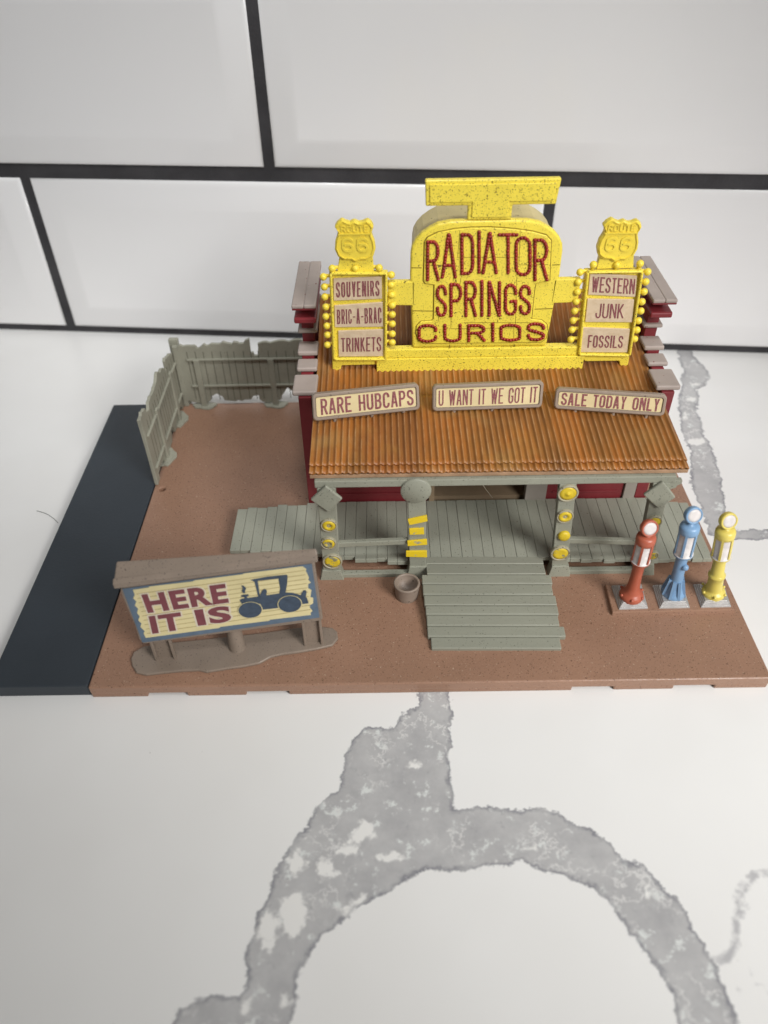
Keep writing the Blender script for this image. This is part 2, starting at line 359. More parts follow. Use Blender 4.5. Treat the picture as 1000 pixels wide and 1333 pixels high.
# ------------------------------------------------------------------ lettering: single-stroke skeletons
def arc(cx, cy, rx, ry, a0, a1, n=9):
    return [(cx+rx*math.cos(math.radians(a0+(a1-a0)*i/n)), cy+ry*math.sin(math.radians(a0+(a1-a0)*i/n))) for i in range(n+1)]
def rr(x0=0, x1=1, y0=0, y1=1, ry=.2):      # closed round-ended loop
    c = (x0+x1)/2; rx = (x1-x0)/2
    return arc(c, y1-ry, rx, ry, 0, 180, 12)+arc(c, y0+ry, rx, ry, 180, 360, 12)
GL = {
 'A': [[(0,0),(.47,1)], [(.53,1),(1,0)], [(.2,.28),(.8,.28)]],
 'B': [[(0,0),(0,1)], [(0,1),(.55,1)]+arc(.55,.77,.42,.23,80,-80,8)+[(.5,.53),(0,.53)], [(.5,.53)]+arc(.55,.265,.45,.265,80,-80,8)+[(.5,0),(0,0)]],
 'C': [[(1,.7)]+arc(.5,.78,.5,.22,0,180,10)+arc(.5,.22,.5,.22,180,360,10)+[(1,.3)]],
 'D': [[(0,0),(0,1)], [(0,1),(.5,1)]+arc(.5,.75,.5,.25,80,0,6)+arc(.5,.25,.5,.25,0,-80,6)+[(.5,0),(0,0)]],
 'E': [[(1,1),(0,1),(0,0),(1,0)], [(0,.52),(.8,.52)]],
 'F': [[(1,1),(0,1),(0,0)], [(0,.5),(.8,.5)]],
 'G': [[(1,.72)]+arc(.5,.78,.5,.22,0,180,10)+arc(.5,.22,.5,.22,180,350,10)+[(1,.45),(.55,.45)]],
 'H': [[(0,0),(0,1)], [(1,0),(1,1)], [(0,.5),(1,.5)]],
 'I': [[(.5,0),(.5,1)]],
 'J': [[(1,1),(1,.25)]+arc(.5,.22,.5,.22,0,-180,10)+[(0,.35)]],
 'K': [[(0,0),(0,1)], [(1,1),(.05,.42)], [(.3,.57),(1,0)]],
 'L': [[(0,1),(0,0),(1,0)]],
 'N': [[(0,0),(0,1)], [(.04,1),(.96,0)], [(1,0),(1,1)]],
 'O': [rr()+['c']],
 'P': [[(0,0),(0,1)], [(0,1),(.55,1)]+arc(.55,.74,.45,.26,80,-80,8)+[(.5,.48),(0,.48)]],
 'R': [[(0,0),(0,1)], [(0,1),(.55,1)]+arc(.55,.75,.43,.25,80,-80,8)+[(.5,.5),(0,.5)], [(.55,.5),(1,0)]],
 'S': [[(1,.74)]+arc(.5,.79,.5,.21,0,180,10)+[(0,.7),(.12,.6),(.5,.5),(.88,.4),(1,.3)]+arc(.5,.21,.5,.21,0,-180,10)+[(0,.27)]],
 'T': [[(0,1),(1,1)], [(.5,1),(.5,0)]],
 'U': [[(0,1),(0,.25)]+arc(.5,.22,.5,.22,180,360,12)+[(1,1)]],
 'V': [[(0,1),(.48,0)], [(.52,0),(1,1)]],
 'W': [[(0,1),(.26,0)], [(.24,0),(.5,.95)], [(.5,.95),(.76,0)], [(.74,0),(1,1)]],
 'Y': [[(0,1),(.5,.45),(1,1)], [(.5,.45),(.5,0)]],
 '-': [[(.1,.45),(.9,.45)]],
 '6': [[(.95,.82)]+arc(.5,.8,.47,.2,20,180,8)+[(0,.3)]+arc(.5,.27,.5,.27,180,480,16)+[(.1,.42)]],
}
WD = {'I': .36, 'W': 1.5, '-': .6, ' ': .55, 'N': 1.05, 'L': .85, 'E': .88, 'F': .86, 'J': .85, 'T': .85}
def ribbon(pts, w):
    closed = pts[-1] == 'c'
    p = [np.array(q, float) for q in (pts[:-1] if closed else pts)]
    q = [p[0]]
    for k in p[1:]:
        if np.linalg.norm(k-q[-1]) > 1e-5: q.append(k)
    if closed and np.linalg.norm(q[0]-q[-1]) < 1e-5: q.pop()
    p = q; n = len(p); L_, R_ = [], []
    for i in range(n):
        a = p[(i-1) % n] if (closed or i > 0) else None
        c = p[(i+1) % n] if (closed or i < n-1) else None
        d1 = (p[i]-a)/np.linalg.norm(p[i]-a) if a is not None else None
        d2 = (c-p[i])/np.linalg.norm(c-p[i]) if c is not None else None
        if d1 is None: d1 = d2
        if d2 is None: d2 = d1
        n1 = np.array([-d1[1], d1[0]]); n2 = np.array([-d2[1], d2[0]])
        mm = n1+n2
        if np.linalg.norm(mm) < .15: mm = n1
        mm /= np.linalg.norm(mm); k = min(1/max(.35, mm@n1), 2.4)
        L_.append(p[i]+mm*w/2*k); R_.append(p[i]-mm*w/2*k)
    fs = [(i, (i+1) % n, n+(i+1) % n, n+i) for i in range(n if closed else n-1)]
    return L_+R_, fs
def quadmap(q):
    """q = TL, TR, BR, BL -> f(s, t, lift), s across, t up"""
    TL, TR, BR, BL = [np.asarray(k, float) for k in q]
    nrm = np.cross(BR-BL, TL-BL); nrm /= np.linalg.norm(nrm)
    W = (np.linalg.norm(TR-TL)+np.linalg.norm(BR-BL))/2; Hh = (np.linalg.norm(TL-BL)+np.linalg.norm(TR-BR))/2
    f = lambda s, t, lift=0.0: (BL*(1-s)+BR*s)*(1-t)+(TL*(1-s)+TR*s)*t+nrm*lift
    return f, W, Hh, nrm
def letters(g, text, q, w, gap=.34, lift=.012, box=(0, 1, 0, 1)):
    """flat ink strokes of TEXT filling BOX (s0, s1, t0, t1) of quad q; w is the stroke width in cm"""
    f, W, Hh, nrm = quadmap(q); s0, s1, t0, t1 = box
    W *= (s1-s0); Hh *= (t1-t0)
    sk = lambda c: 0.0 if c == 'I' else (.5 if c == ' ' else WD.get(c, 1))
    n = len(text)
    gp = w*gap
    u = (W-n*w-(n-1)*gp)/sum(sk(c) for c in text)
    x = 0.0; k = 0
    for c in text:
        cw = sk(c)*u
        for st in GL.get(c, []):
            cl = st[-1] == 'c'
            pts = [(x+w/2+(px if c != 'I' else 0)*cw, w/2+py*(Hh-w)) for px, py in (st[:-1] if cl else st)]
            if not cl:                       # straight ends run out to the cap line and base line
                for e, nb in ((0, 1), (-1, -2)):
                    px, py = pts[e]; qx, qy = pts[nb]
                    if abs(py-w/2) < 1e-6 and qy > py+1e-6: pts[e] = (px-(qx-px)/(qy-py)*w/2, 0)
                    elif abs(py-(Hh-w/2)) < 1e-6 and qy < py-1e-6: pts[e] = (px+(qx-px)/(qy-py)*-w/2, Hh)
            if c in 'EFLT-':                 # free arms end half a stroke further out
                for e, nb in ((0, 1), (-1, -2)):
                    if abs(pts[e][1]-pts[nb][1]) < 1e-6: pts[e] = (pts[e][0]+math.copysign(w/2, pts[e][0]-pts[nb][0]), pts[e][1])
            vs, fs = ribbon(pts+(['c'] if cl else []), w)
            k += 1
            g.add([f(s0+(s1-s0)*a/W, t0+(t1-t0)*min(Hh, max(0, b))/Hh, lift+.0022*(k % 4)) for a, b in vs], fs)
        x += cw+w+gp
    return g
def beads(g, rib, c, q, r, step):
    """a letter picked out in little domes on quad q; the red wash below goes to RIB"""
    f, W, Hh, nrm = quadmap(q); k = 0
    for st in GL[c]:
        cl = st[-1] == 'c'
        pts = [np.array((r+px*(W-2*r), r+py*(Hh-2*r))) for px, py in (st[:-1] if cl else st)]
        if c == 'I': pts = [np.array((W/2, p[1])) for p in pts]
        if cl: pts = pts+[pts[0]]
        d = [0.0]
        for a, b in zip(pts, pts[1:]): d.append(d[-1]+np.linalg.norm(b-a))
        n = max(1, round(d[-1]/step))
        for i in range(n+(0 if cl else 1)):
            t = d[-1]*i/n
            j = max(0, min(len(pts)-2, int(np.searchsorted(d, t, side='right')-1)))
            p = pts[j]+(pts[j+1]-pts[j])*((t-d[j])/max(1e-6, d[j+1]-d[j]))
            p = p+np.array((random.uniform(-1, 1), random.uniform(-1, 1)))*.008
            o = f(p[0]/W, p[1]/Hh, .018); rad = r*random.uniform(.9, 1.06)
            g.ball(o, rad, 8, 5)
        vs, fs = ribbon([tuple(p) for p in (pts[:-1] if cl else pts)]+(['c'] if cl else []), 1.9*r); k += 1
        rib.add([f(a/W, b/Hh, .006+.0025*k) for a, b in vs], fs)

def font_mesh(g, text, q, off, lift):
    """built-in bold-ish font lettering stretched onto quad q"""
    cu = bpy.data.curves.new("t", 'FONT'); cu.body = text; cu.size = 1; cu.offset = off; cu.resolution_u = 5; cu.space_character = 1.12
    ob = bpy.data.objects.new("t", cu); COL.objects.link(ob)
    dg = bpy.context.evaluated_depsgraph_get()
    me = bpy.data.meshes.new_from_object(ob.evaluated_get(dg))
    vs = np.array([v.co[:] for v in me.vertices]); fs = [tuple(p.vertices) for p in me.polygons]
    bpy.data.objects.remove(ob); bpy.data.curves.remove(cu)
    b0 = vs.min(0)+off; b1 = vs.max(0)-off
    f, *_ = quadmap(q)
    g.add([f((v[0]-b0[0])/(b1[0]-b0[0]), (v[1]-b0[1])/(b1[1]-b0[1]), lift) for v in vs], fs)
    bpy.data.meshes.remove(me)

# ================================================================== COUNTERTOP
def sdf(P_, poly):
    """signed distance of points (n,2) to polygon, negative inside"""
    d = np.full(len(P_), 1e9); ins = np.zeros(len(P_), bool); n = len(poly)
    for i in range(n):
        a, b = poly[i], poly[(i+1) % n]; e = b-a; w = P_-a
        t = np.clip((w@e)/(e@e+1e-12), 0, 1); d = np.minimum(d, np.linalg.norm(w-t[:, None]*e, axis=1))
        c = (a[1] > P_[:, 1]) != (b[1] > P_[:, 1])
        xi = a[0]+(P_[:, 1]-a[1])*(b[0]-a[0])/(b[1]-a[1]+1e-12)
        ins ^= c & (P_[:, 0] < xi)
    return np.where(ins, -d, d)
def sdl(P_, line):
    d = np.full(len(P_), 1e9)
    for a, b in zip(line, line[1:]):
        e = b-a; w = P_-a; t = np.clip((w@e)/(e@e+1e-12), 0, 1)
        d = np.minimum(d, np.linalg.norm(w-t[:, None]*e, axis=1))
    return d
flat = lambda pts: np.array([PZ(p, 0)[:2] for p in pts])
vein_front = flat([(545,895),(545,920),(525,927),(514,950),(500,945),(472,944),(462,962),(450,982),(445,1020),(420,1042),(407,1062),(387,1090),(365,1125),(350,1162),(332,1200),(322,1232),(319,1285),(316,1295),(300,1295),(270,1296),(245,1307),(222,1327),(170,1400),(120,1470),(300,1500),(375,1380),(387,1295),(392,1255),(415,1225),(445,1200),(480,1175),(520,1150),(545,1136),(600,1132),(648,1130),(674,1123),(708,1133),(736,1140),(776,1158),(804,1194),(840,1240),(864,1272),(876,1300),(884,1332),(905,1400),(960,1500),(1060,1500),(985,1400),(960,1332),(948,1292),(932,1252),(908,1216),(888,1180),(856,1148),(840,1128),(816,1120),(776,1080),(748,1074),(720,1054),(688,1051),(672,1055),(640,1052),(600,1054),(592,1052),(587,1020),(585,980),(588,955),(590,930),(587,905),(586,890)])
vein_back = flat([(880,455),(890,484),(887,494),(888,505),(883,524),(885,539),(887,557),(892,574),(899,587),(898,618),(903,642),(920,681),(924,696),(940,704),(1010,702),(1060,704),(1060,689),(1000,689),(956,690),(944,684),(943,646),(938,623),(932,600),(926,581),(915,562),(913,545),(906,532),(911,522),(908,507),(915,503),(926,490),(919,480),(903,463),(898,452)])
holes = [(475,1083,14,16),(510,1115,23,6),(420,1125,15,13),(450,1105,14,12),(385,1125,10,20),(347,1210,13,30),(382,1192,18,32),(450,1185,20,8),(472,1170,10,8),(375,1300,7,16),(322,1315,8,14),(540,995,8,6),(582,917,6,8),(600,1120,10,5),(690,1103,14,4),(845,1162,5,7),(870,1222,4,6),(340,1285,5,7),(400,1085,7,8),(425,1142,14,6),
         (905,575,14,5),(893,543,4,9),(900,520,7,4),(905,500,7,3)]
def axis_pts(segs):
    out = []
    for a, b, n in segs: out += list(np.linspace(a, b, n, endpoint=False))
    return out+[segs[-1][1]]
gx = axis_pts([(-90, -34, 14), (-34, -14, 20), (-14, 20, 136), (20, 34, 14), (34, 90, 14)])
gy = axis_pts([(-70, -12, 20), (-12, 1, 56), (1, 5, 6), (5, 28, 92), (28, 40, 6)])
XX, YY = np.meshgrid(gx, gy); PP = np.stack([XX.ravel(), YY.ravel()], 1)
nx, ny = len(gx), len(gy)
g = G()
g.v = [(x, y, 0.0) for x, y in PP]
g.f = [(j*nx+i, j*nx+i+1, (j+1)*nx+i+1, (j+1)*nx+i) for j in range(ny-1) for i in range(nx-1)]
g.sm = [False]*len(g.f)
top = g.obj("countertop", 'quartz', fix=False)
struct(top)
dv = np.minimum(sdf(PP, vein_front), sdf(PP, vein_back))
# a broad network further off the picture so the slab goes on being veined
for ln, w in (([(-60,-40),(-35,-36),(-10,-22),(-2,-16)], 1.6), ([(9,-14),(18,-24),(40,-40)], 2.0), ([(25,8),(40,2),(70,5)], 1.2)):
    dv = np.minimum(dv, sdl(PP, np.array(ln, float))-w)
dh = np.full(len(PP), 9.0)
for hx, hy, rx, ry in holes:
    poly = flat([(hx+rx*math.cos(a), hy+ry*math.sin(a)) for a in np.linspace(0, 2*math.pi, 12, endpoint=False)])
    dh = np.minimum(dh, sdf(PP, poly))
dt = np.minimum.reduce([sdl(PP, flat(l))+o for l, o in (
    ([(1040,1128),(1000,1136),(984,1138),(968,1154),(960,1176),(958,1236),(946,1246),(932,1250)], -.05),
    ([(1040,1136),(998,1148),(982,1166),(972,1190),(963,1222)], .06),
    ([(960,1240),(975,1268),(1000,1292),(1060,1330)], .02), ([(955,1238),(960,1262),(962,1300)], .06),
    ([(0,650),(30,655),(60,662),(85,664)], .10), ([(-60,636),(0,650)], .10))])
for nm, arr in (("vein", dv), ("hole", dh), ("thin", dt)):
    a = top.data.attributes.new(nm, 'FLOAT', 'POINT'); a.data.foreach_set("value", arr.astype(np.float32))

# ================================================================== TILED WALL
wd = np.array([math.cos(YAWW), math.sin(YAWW), 0]); wn = np.array([-math.sin(YAWW), math.cos(YAWW), 0])
WD0 = PZ((500, 444), 0)@wn
def wp(u, z, out=0.0): return wd*u+wn*(WD0-out)+np.array([0, 0, z])
wall = thing("tiled_wall", wp(0, 0), "glossy white bevelled brick-bond tile wall with charcoal grout", "wall")
struct(wall)
g = G(); g.hexa([wp(-75,-.5), wp(75,-.5), wp(75,-.5,-1.5), wp(-75,-.5,-1.5)], [wp(-75,31), wp(75,31), wp(75,31,-1.5), wp(-75,31,-1.5)])
g.obj("grout", 'grout', wall)
g = G()
rows = [(0.42, 9.16, -22.94), (9.92, 18.66, -9.52), (19.4, 28.1, -22.9)]
PITCHT = 28.0; GW = .58
for z0, z1, uj in rows:
    for k in range(-2, 4):
        u0 = uj+k*PITCHT+GW/2; u1 = uj+(k+1)*PITCHT-GW/2; bw = 1.35; e = .12
        tw = [random.uniform(-.03, .03) for _ in range(4)]
        ring = lambda i, o, jit=False: [wp(u0+i, z0+i, o+(tw[0] if jit else 0)), wp(u1-i, z0+i, o+(tw[1] if jit else 0)), wp(u1-i, z1-i, o+(tw[2] if jit else 0)), wp(u0+i, z1-i, o+(tw[3] if jit else 0))]
        rs = [ring(0, -.3), ring(0, .02), ring(.015, .055), ring(.05, .09), ring(.12, .127), ring(.26, .165), ring(bw-.15, .375, True), ring(bw, .40, True), ring(bw+.15, .405, True)]
        vs = sum(rs, []); fs = []
        for a in range(len(rs)-1):
            fs += [(a*4+i, a*4+(i+1) % 4, a*4+4+(i+1) % 4, a*4+4+i) for i in range(4)]
        fs.append(tuple(range(len(vs)-4, len(vs))))
        g.add(vs, fs[:-1], True); g.add(vs, fs[-1:])
g.obj("tiles", 'tile', wall)

# ================================================================== BASE PLATE, ROAD STRIP
BX0, BX1, BY0, BY1, BZ = -12.0, 12.1, -0.08, 17.75, 0.6
base = thing("base_plate", (0, BY0, 0), "brown flecked plastic base plate with notched front edge under the toy shop", "toy base")
bm = G()
bm.box((BX0, BY0, .2), (BX1, BY1, BZ))
plate = bm.obj("ground_slab", 'brown', base, bevel=.07, seg=3)
# peg hole: cut through with a hexagonal cutter
hc = PZ((211, 636.5), BZ)
cut = G(); cut.prism([hc+np.array([.17*math.cos(a), .15*math.sin(a), -.3]) for a in np.linspace(0, 2*math.pi, 6, endpoint=False)], (0, 0, .6))
co = cut.obj("cutter", 'brown')
co.location = -Vector(base.location)
plate.location = (0, 0, 0)
tmp = bpy.data.objects.new("tmp", plate.data); COL.objects.link(tmp)
bo = tmp.modifiers.new("b", 'BOOLEAN'); bo.object = co; bo.operation = 'DIFFERENCE'; bo.solver = 'EXACT'
dg = bpy.context.evaluated_depsgraph_get()
plate.data = bpy.data.meshes.new_from_object(tmp.evaluated_get(dg)); plate.data.name = "ground_slab"
bpy.data.objects.remove(tmp); bpy.data.objects.remove(co)
g = G(); ft = []
px2x = lambda px: PY((px, 908), BY0)[0]
edges = [(115,194),(245,322),(377,742),(795,872),(924,1010)]
for a, b in edges:
    g.box((max(BX0+.02, px2x(a)), BY0+.012, 0), (min(BX1-.02, px2x(b)), BY0+.6, .25))
g.box((BX0+.02, BY0+.61, 0), (BX0+.6, BY1-.02, .25)); g.box((BX1-.6, BY0+.61, 0), (BX1-.02, BY1-.02, .25)); g.box((BX0+.61, BY1-.6, 0), (BX1-.61, BY1-.02, .25))
g.obj("foot_rim", 'brown', base, bevel=.05)
g = G(); g.hexa([(7.11,2.86,.55),(11.78,2.9,.55),(11.72,4.42,.55),(7.16,4.36,.55)], [(7.13,2.88,.78),(11.76,2.92,.78),(11.70,4.40,.78),(7.18,4.34,.78)])
g.obj("pump_island", 'brown', base, bevel=.04)

g = G(); g.box((-15.6, 0.02, 0), (-12.03, 17.73, .6))
strip = g.obj("road_strip", 'asphalt', bevel=.06, seg=3)
tag(strip, "matte charcoal strip of toy road along the left side of the brown base", "toy road")

# ================================================================== SHOP BUILDING
shop = thing("toy_shop", (2.6, 12, BZ), "red toy shop building with rusty corrugated roof and stepped grey-capped side walls", "toy building")
prof = [(9.05, BZ), (9.05, 6.55), (10.6, 6.55), (10.6, 6.66), (11.55, 6.66), (11.55, 6.95), (12.35, 6.95), (12.35, 7.62), (12.4, 8.4), (12.2, 8.92), (15.55, 8.92), (15.55, BZ)]
caps = [(9.15, 10.45, 6.55, 6.76, 0, .12), (10.72, 11.50, 6.67, 6.86, 0, .05), (11.5, 12.42, 6.95, 7.15, 0, .05), (12.18, 15.5, 7.60, 7.76, 0, .04)]
for x0, x1, sgn in ((-4.74, -4.25, -1), (9.40, 9.90, 1)):
    g = G(); g.prism([(x0, y, z) for y, z in prof], (x1-x0, 0, 0))
    w = g.obj("side_wall", 'red', shop, bevel=.03)
    cx = (x0+x1)/2
    for a, b, z0, z1, dx, ex in caps:
        c = G(); c.box((cx-.36-ex, a, z0), (cx+.36+ex, b, z1)); c.obj("coping", 'cap', w, bevel=.07, seg=3)
    # cornice: red ledge with a grey lip, then the long top cap with its lengthwise crack
    c = G(); c.box((cx-.44, 11.62, 8.34), (cx+.44, 15.6, 8.58)); c.obj("cornice_ledge", 'red', w, bevel=.06)
    c = G(); c.box((cx-.47, 11.58, 8.94), (cx+.47, 15.62, 9.02)); c.obj("cornice_underside", 'red', w, bevel=.02)
    c = G(); c.box((cx-.48, 11.55, 9.02), (cx-.012, 15.65, 9.17)); c.box((cx+.004, 11.55, 9.02), (cx+.48, 15.65, 9.17)); c.box((cx-.46, 11.6, 9.021), (cx+.46, 15.6, 9.14))
    c.obj("top_coping", 'cap', w, bevel=.05, seg=3)
g = G(); g.box((-4.24, 15.0, BZ), (9.39, 15.3, 6.9)); g.obj("back_wall", 'inner', shop)
FY = 9.02
# front wall: left panel, doorway jambs, right panel, header
g = G(); g.box((-4.24, FY+.06, BZ), (.45, FY+.3, 6.0)); g.box((-3.4, FY, 2.55), (-.25, FY+.08, 2.68)); g.box((-3.4, FY, 1.55), (-.25, FY+.08, 1.63))
g.obj("front_wall", 'red', shop, bevel=.02)
g = G(); g.box((5.54, FY+.06, BZ), (8.85, FY+.3, 6.0)); g.box((5.8, FY, 1.5), (8.6, FY+.08, 1.58)); g.obj("front_wall", 'red', shop, bevel=.02)
for a, b in ((4.62, 5.53), (8.86, 9.36), (.46, .7)):
    g = G(); g.box((a, FY-.06, BZ), (b, FY+.32, 6.0)); g.obj("door_jamb" if a < 6 else "corner_trim", 'trim' if a > 1 else 'inner', shop, bevel=.03)
g = G(); g.box((.71, FY, 4.6), (4.61, FY+.3, 6.0)); g.obj("door_header", 'red', shop)
g = G(); g.box((-4.2, FY+.33, BZ), (9.35, 15.0, 1.15)); g.obj("shop_floor", 'inner', shop)
g = G(); g.box((.2, 11.6, 1.16), (5.2, 11.8, 6.0)); g.obj("partition", 'inner', shop)

# corrugated roof
def roof_z(y):
    ks = [(4.9, 5.86), (5.2, 5.90), (7.0, 6.12), (8.5, 6.27), (9.6, 6.36), (10.8, 6.55), (12.1, 6.86), (13.2, 7.2), (15.0, 7.9)]
    for (a, za), (b, zb) in zip(ks, ks[1:]):
        if y <= b: return za+(zb-za)*(y-a)/(b-a)
    return ks[-1][1]
def roof_edges(y):
    t = min(1, max(0, (y-5.2)/3.85))
    return -4.11+(-4.24+4.11)*t*0+(-.0)*t, 9.46+(9.39-9.46)*t
PIT = .232
def sheet(y0, y1, lift, ny, name, parent, amp=.036):
    g = G(); nxs = 59*10; rid = []
    seam = sorted(random.uniform(0, 1) for _ in range(6))
    for j in range(ny+1):
        y = y0+(y1-y0)*j/ny; a, b = roof_edges(y); z = roof_z(y)+lift
        for i in range(nxs+1):
            s_ = i/nxs; ph = (s_*58.5+.012*math.sin(1.5*y+s_*40))*2*math.pi
            w = math.cos(ph); w = w if w > 0 else w*.8
            jx = .02*mnoise.noise(Vector((s_*30, y*1.5, lift*9)))
            yy = y
            if j == 0: yy = y+.03*mnoise.noise(Vector((s_*50, 3.3, lift)))
            g.v.append((a+(b-a)*s_, yy, z+amp*w+jx)); rid.append(max(0, min(1, .5+.5*w)))
    n1 = nxs+1
    g.f = [(j*n1+i, j*n1+i+1, (j+1)*n1+i+1, (j+1)*n1+i) for j in range(ny) for i in range(nxs)]
    g.sm = [True]*len(g.f)
    o = g.obj(name, 'rust', parent, fix=False)
    at = o.data.attributes.new("ridge", 'FLOAT', 'POINT'); at.data.foreach_set("value", np.array(rid, np.float32))
    so = o.modifiers.new("thickness", 'SOLIDIFY'); so.thickness = .05*S; so.offset = -1
    return o
roof = sheet(5.18, 14.95, 0, 44, "roof", shop)
sheet(5.5, 9.4, .075, 20, "roof_sheet", roof)
g = G()
a, b = roof_edges(5.2)
g.hexa([(a, 5.2, roof_z(5.2)-.26), (b, 5.2, roof_z(5.2)-.26), (b, 9.0, roof_z(9)-.26), (a+.0, 9.0, roof_z(9)-.26)],
       [(a, 5.2, roof_z(5.2)-.11), (b, 5.2, roof_z(5.2)-.11), (b, 9.0, roof_z(9)-.11), (a+.0, 9.0, roof_z(9)-.11)])
g.obj("eave_board", 'rustedge', roof, bevel=.02)

# ================================================================== YELLOW ROOF SIGN
SY = 11.0
sign = thing("roof_sign", (2.4, SY, 6.5), "large yellow speckled roof sign with red beaded letters, arched centre and two side wings", "roof sign")
cA, cB, cC, cD = crop(380, 220, 3.846), crop(620, 220, 3.571), crop(520, 225, 4.545), crop(530, 350, 4.762)
SP = lambda p, y=SY: PY(p, y)
XC = 2.43                                    # the sign's axis of symmetry
def mir(poly): return [np.array((2*XC-p[0], p[1], p[2])) for p in poly][::-1]
def xz(pts, y=SY): return [SP(p, y) for p in pts]
arch = [(610.6,287.7),(586,288.8),(570,292),(559,297.8),(549,304.5),(541,313),(536.5,321),(534.8,330),(534,360),(535.2,400),(537,453)]
A_ = xz(arch)
half = [np.array((XC-.78, SY, SP((611,268))[2])), np.array((XC-.78, SY, SP((611,287.7))[2]))]+[p for p in A_[1:]]
full = half+mir(half)
# body: front plate with rounded arch (thick), shell behind
g = G(); g.prism([(p[0], SY, p[2]) for p in [(q[0], SY, q[2]) for q in [np.array((XC-.78, SY, A_[0][2]))]+A_[1:]+mir([np.array((XC-.78, SY, A_[0][2]))]+A_[1:])]], (0, .35, 0))
body = g.obj("sign_body", 'yellow', sign, bevel=.09, seg=3)
sc_ = lambda p, k=.955: (XC+(p[0]-XC)*k, SY+.36, p[2]-.16 if p[2] > 8 else p[2])
g = G(); g.prism([sc_(p) for p in A_[1:]+mir(A_[1:])], (0, 1.9, 0)); g.obj("sign_shell", 'shell', body, bevel=.08, seg=3)
for f_ in (.55, 1.2):
    pass
# T-shaped crown on a short neck
zt0, zt1 = SP((555,269))[2], SP((555,232.5))[2]
xl, xr = SP((555,250))[0], SP((727,250))[0]
zn = A_[0][2]
T = [(XC-.78, zn+.02), (XC-.78, zt0), (xl, zt0), (xl-.04, zt1-.07), (xr+.06, zt1-.07), (xr-.02, zt0), (XC+.78, zt0), (XC+.78, zn+.02)]
g = G(); g.prism([(x, SY+.02, z) for x, z in T], (0, .26, 0)); crown = g.obj("sign_crown", 'yellow', sign, bevel=.05, seg=3)
T2 = [(XC-.64, zn+.12), (XC-.64, zt0+.13), (xl+.13, zt0+.13), (xl+.11, zt1-.2), (xr-.09, zt1-.2), (xr-.15, zt0+.13), (XC+.64, zt0+.13), (XC+.64, zn+.12)]
g = G(); g.prism([(x, SY+.025, z) for x, z in T2], (0, -.055, 0)); g.obj("crown_panel", 'yellow', crown, bevel=.04)
# raised plaque that carries the lettering
plq = [cC(150,412), cC(168,385), cC(230,355), cC(330,335), cC(420,327), cC(540,325), cC(680,335), cC(790,350), cC(870,372), cC(900,405), (717,330), (715.5,366), (704.5,367.5), (697.5,369.5), (695.5,380), (692,416), (705,417), (712,423), (713.5,432), (711,441), (704,446), (552,447.5), (545,443), (541.5,434), (542.5,425), (548,419), (562,418), (564.5,416), (565.5,371), (553.5,369.5), (551.5,366)]
PL = xz(plq, SY-.06)
g = G(); g.prism([(p[0], SY-.06, p[2]) for p in PL], (0, .1, 0)); plaque = g.obj("letter_plaque", 'yellow', body, bevel=.03)
# thin dark strips: outline and block joints round the plaque
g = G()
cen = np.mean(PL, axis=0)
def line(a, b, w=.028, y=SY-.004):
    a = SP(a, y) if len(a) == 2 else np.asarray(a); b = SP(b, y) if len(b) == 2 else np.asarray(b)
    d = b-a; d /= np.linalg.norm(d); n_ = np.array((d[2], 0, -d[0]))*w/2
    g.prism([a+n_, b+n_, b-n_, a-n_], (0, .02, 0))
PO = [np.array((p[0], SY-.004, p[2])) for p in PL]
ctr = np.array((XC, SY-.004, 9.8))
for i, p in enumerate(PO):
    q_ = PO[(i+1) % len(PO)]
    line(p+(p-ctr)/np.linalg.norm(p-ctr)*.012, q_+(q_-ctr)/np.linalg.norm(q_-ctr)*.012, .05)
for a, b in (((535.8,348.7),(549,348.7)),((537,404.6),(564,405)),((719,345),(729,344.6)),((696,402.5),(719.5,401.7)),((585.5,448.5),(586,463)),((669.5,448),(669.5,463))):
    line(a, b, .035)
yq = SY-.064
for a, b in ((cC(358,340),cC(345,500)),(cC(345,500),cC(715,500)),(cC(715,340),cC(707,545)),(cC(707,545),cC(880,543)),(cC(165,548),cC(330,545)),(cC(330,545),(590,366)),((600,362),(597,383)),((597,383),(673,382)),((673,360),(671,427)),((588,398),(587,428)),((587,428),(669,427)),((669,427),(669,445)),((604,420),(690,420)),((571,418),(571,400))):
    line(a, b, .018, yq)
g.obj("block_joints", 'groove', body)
# lettering
rowsL = [("RADIATOR", [(554.4,312,573,366),(573.7,303,595.3,362.5),(599,302.7,618,358),(620.3,299,627.3,356),(626.6,301.5,648.6,357),(647.6,303,675.6,357),(669.5,307,692.5,359.5),(694,310,714.5,366)]),
         ("SPRINGS", [(567.4,370,582.5,412.6),(585,367.8,602.3,412.6),(604.3,365,621.5,412.6),(624.3,364,630.7,412),(634.6,365,652.8,412),(655.8,368.5,673.8,411),(675.5,370,691.7,410.5)]),
         ("CURIOS", [(543.4,421.3,569.8,446),(577,421,601.5,445.6),(608,421.4,633,445),(638,419.5,645.5,445),(650,421,679,444.5),(685.5,419,710,444)])]
yl = SY-.062
for word, bxs in rowsL:
    gb, gr = G(), G()
    for c, (x0, y0, x1, y1) in zip(word, bxs):
        beads(gb, gr, c, [PY((x0, y0), yl), PY((x1, y0), yl), PY((x1, y1), yl), PY((x0, y1), yl)], .07, .118)
    ob = gb.obj("lettering", 'beadred', plaque, fix=False); gr.obj("paint_smudge", 'redwash', ob, fix=False)
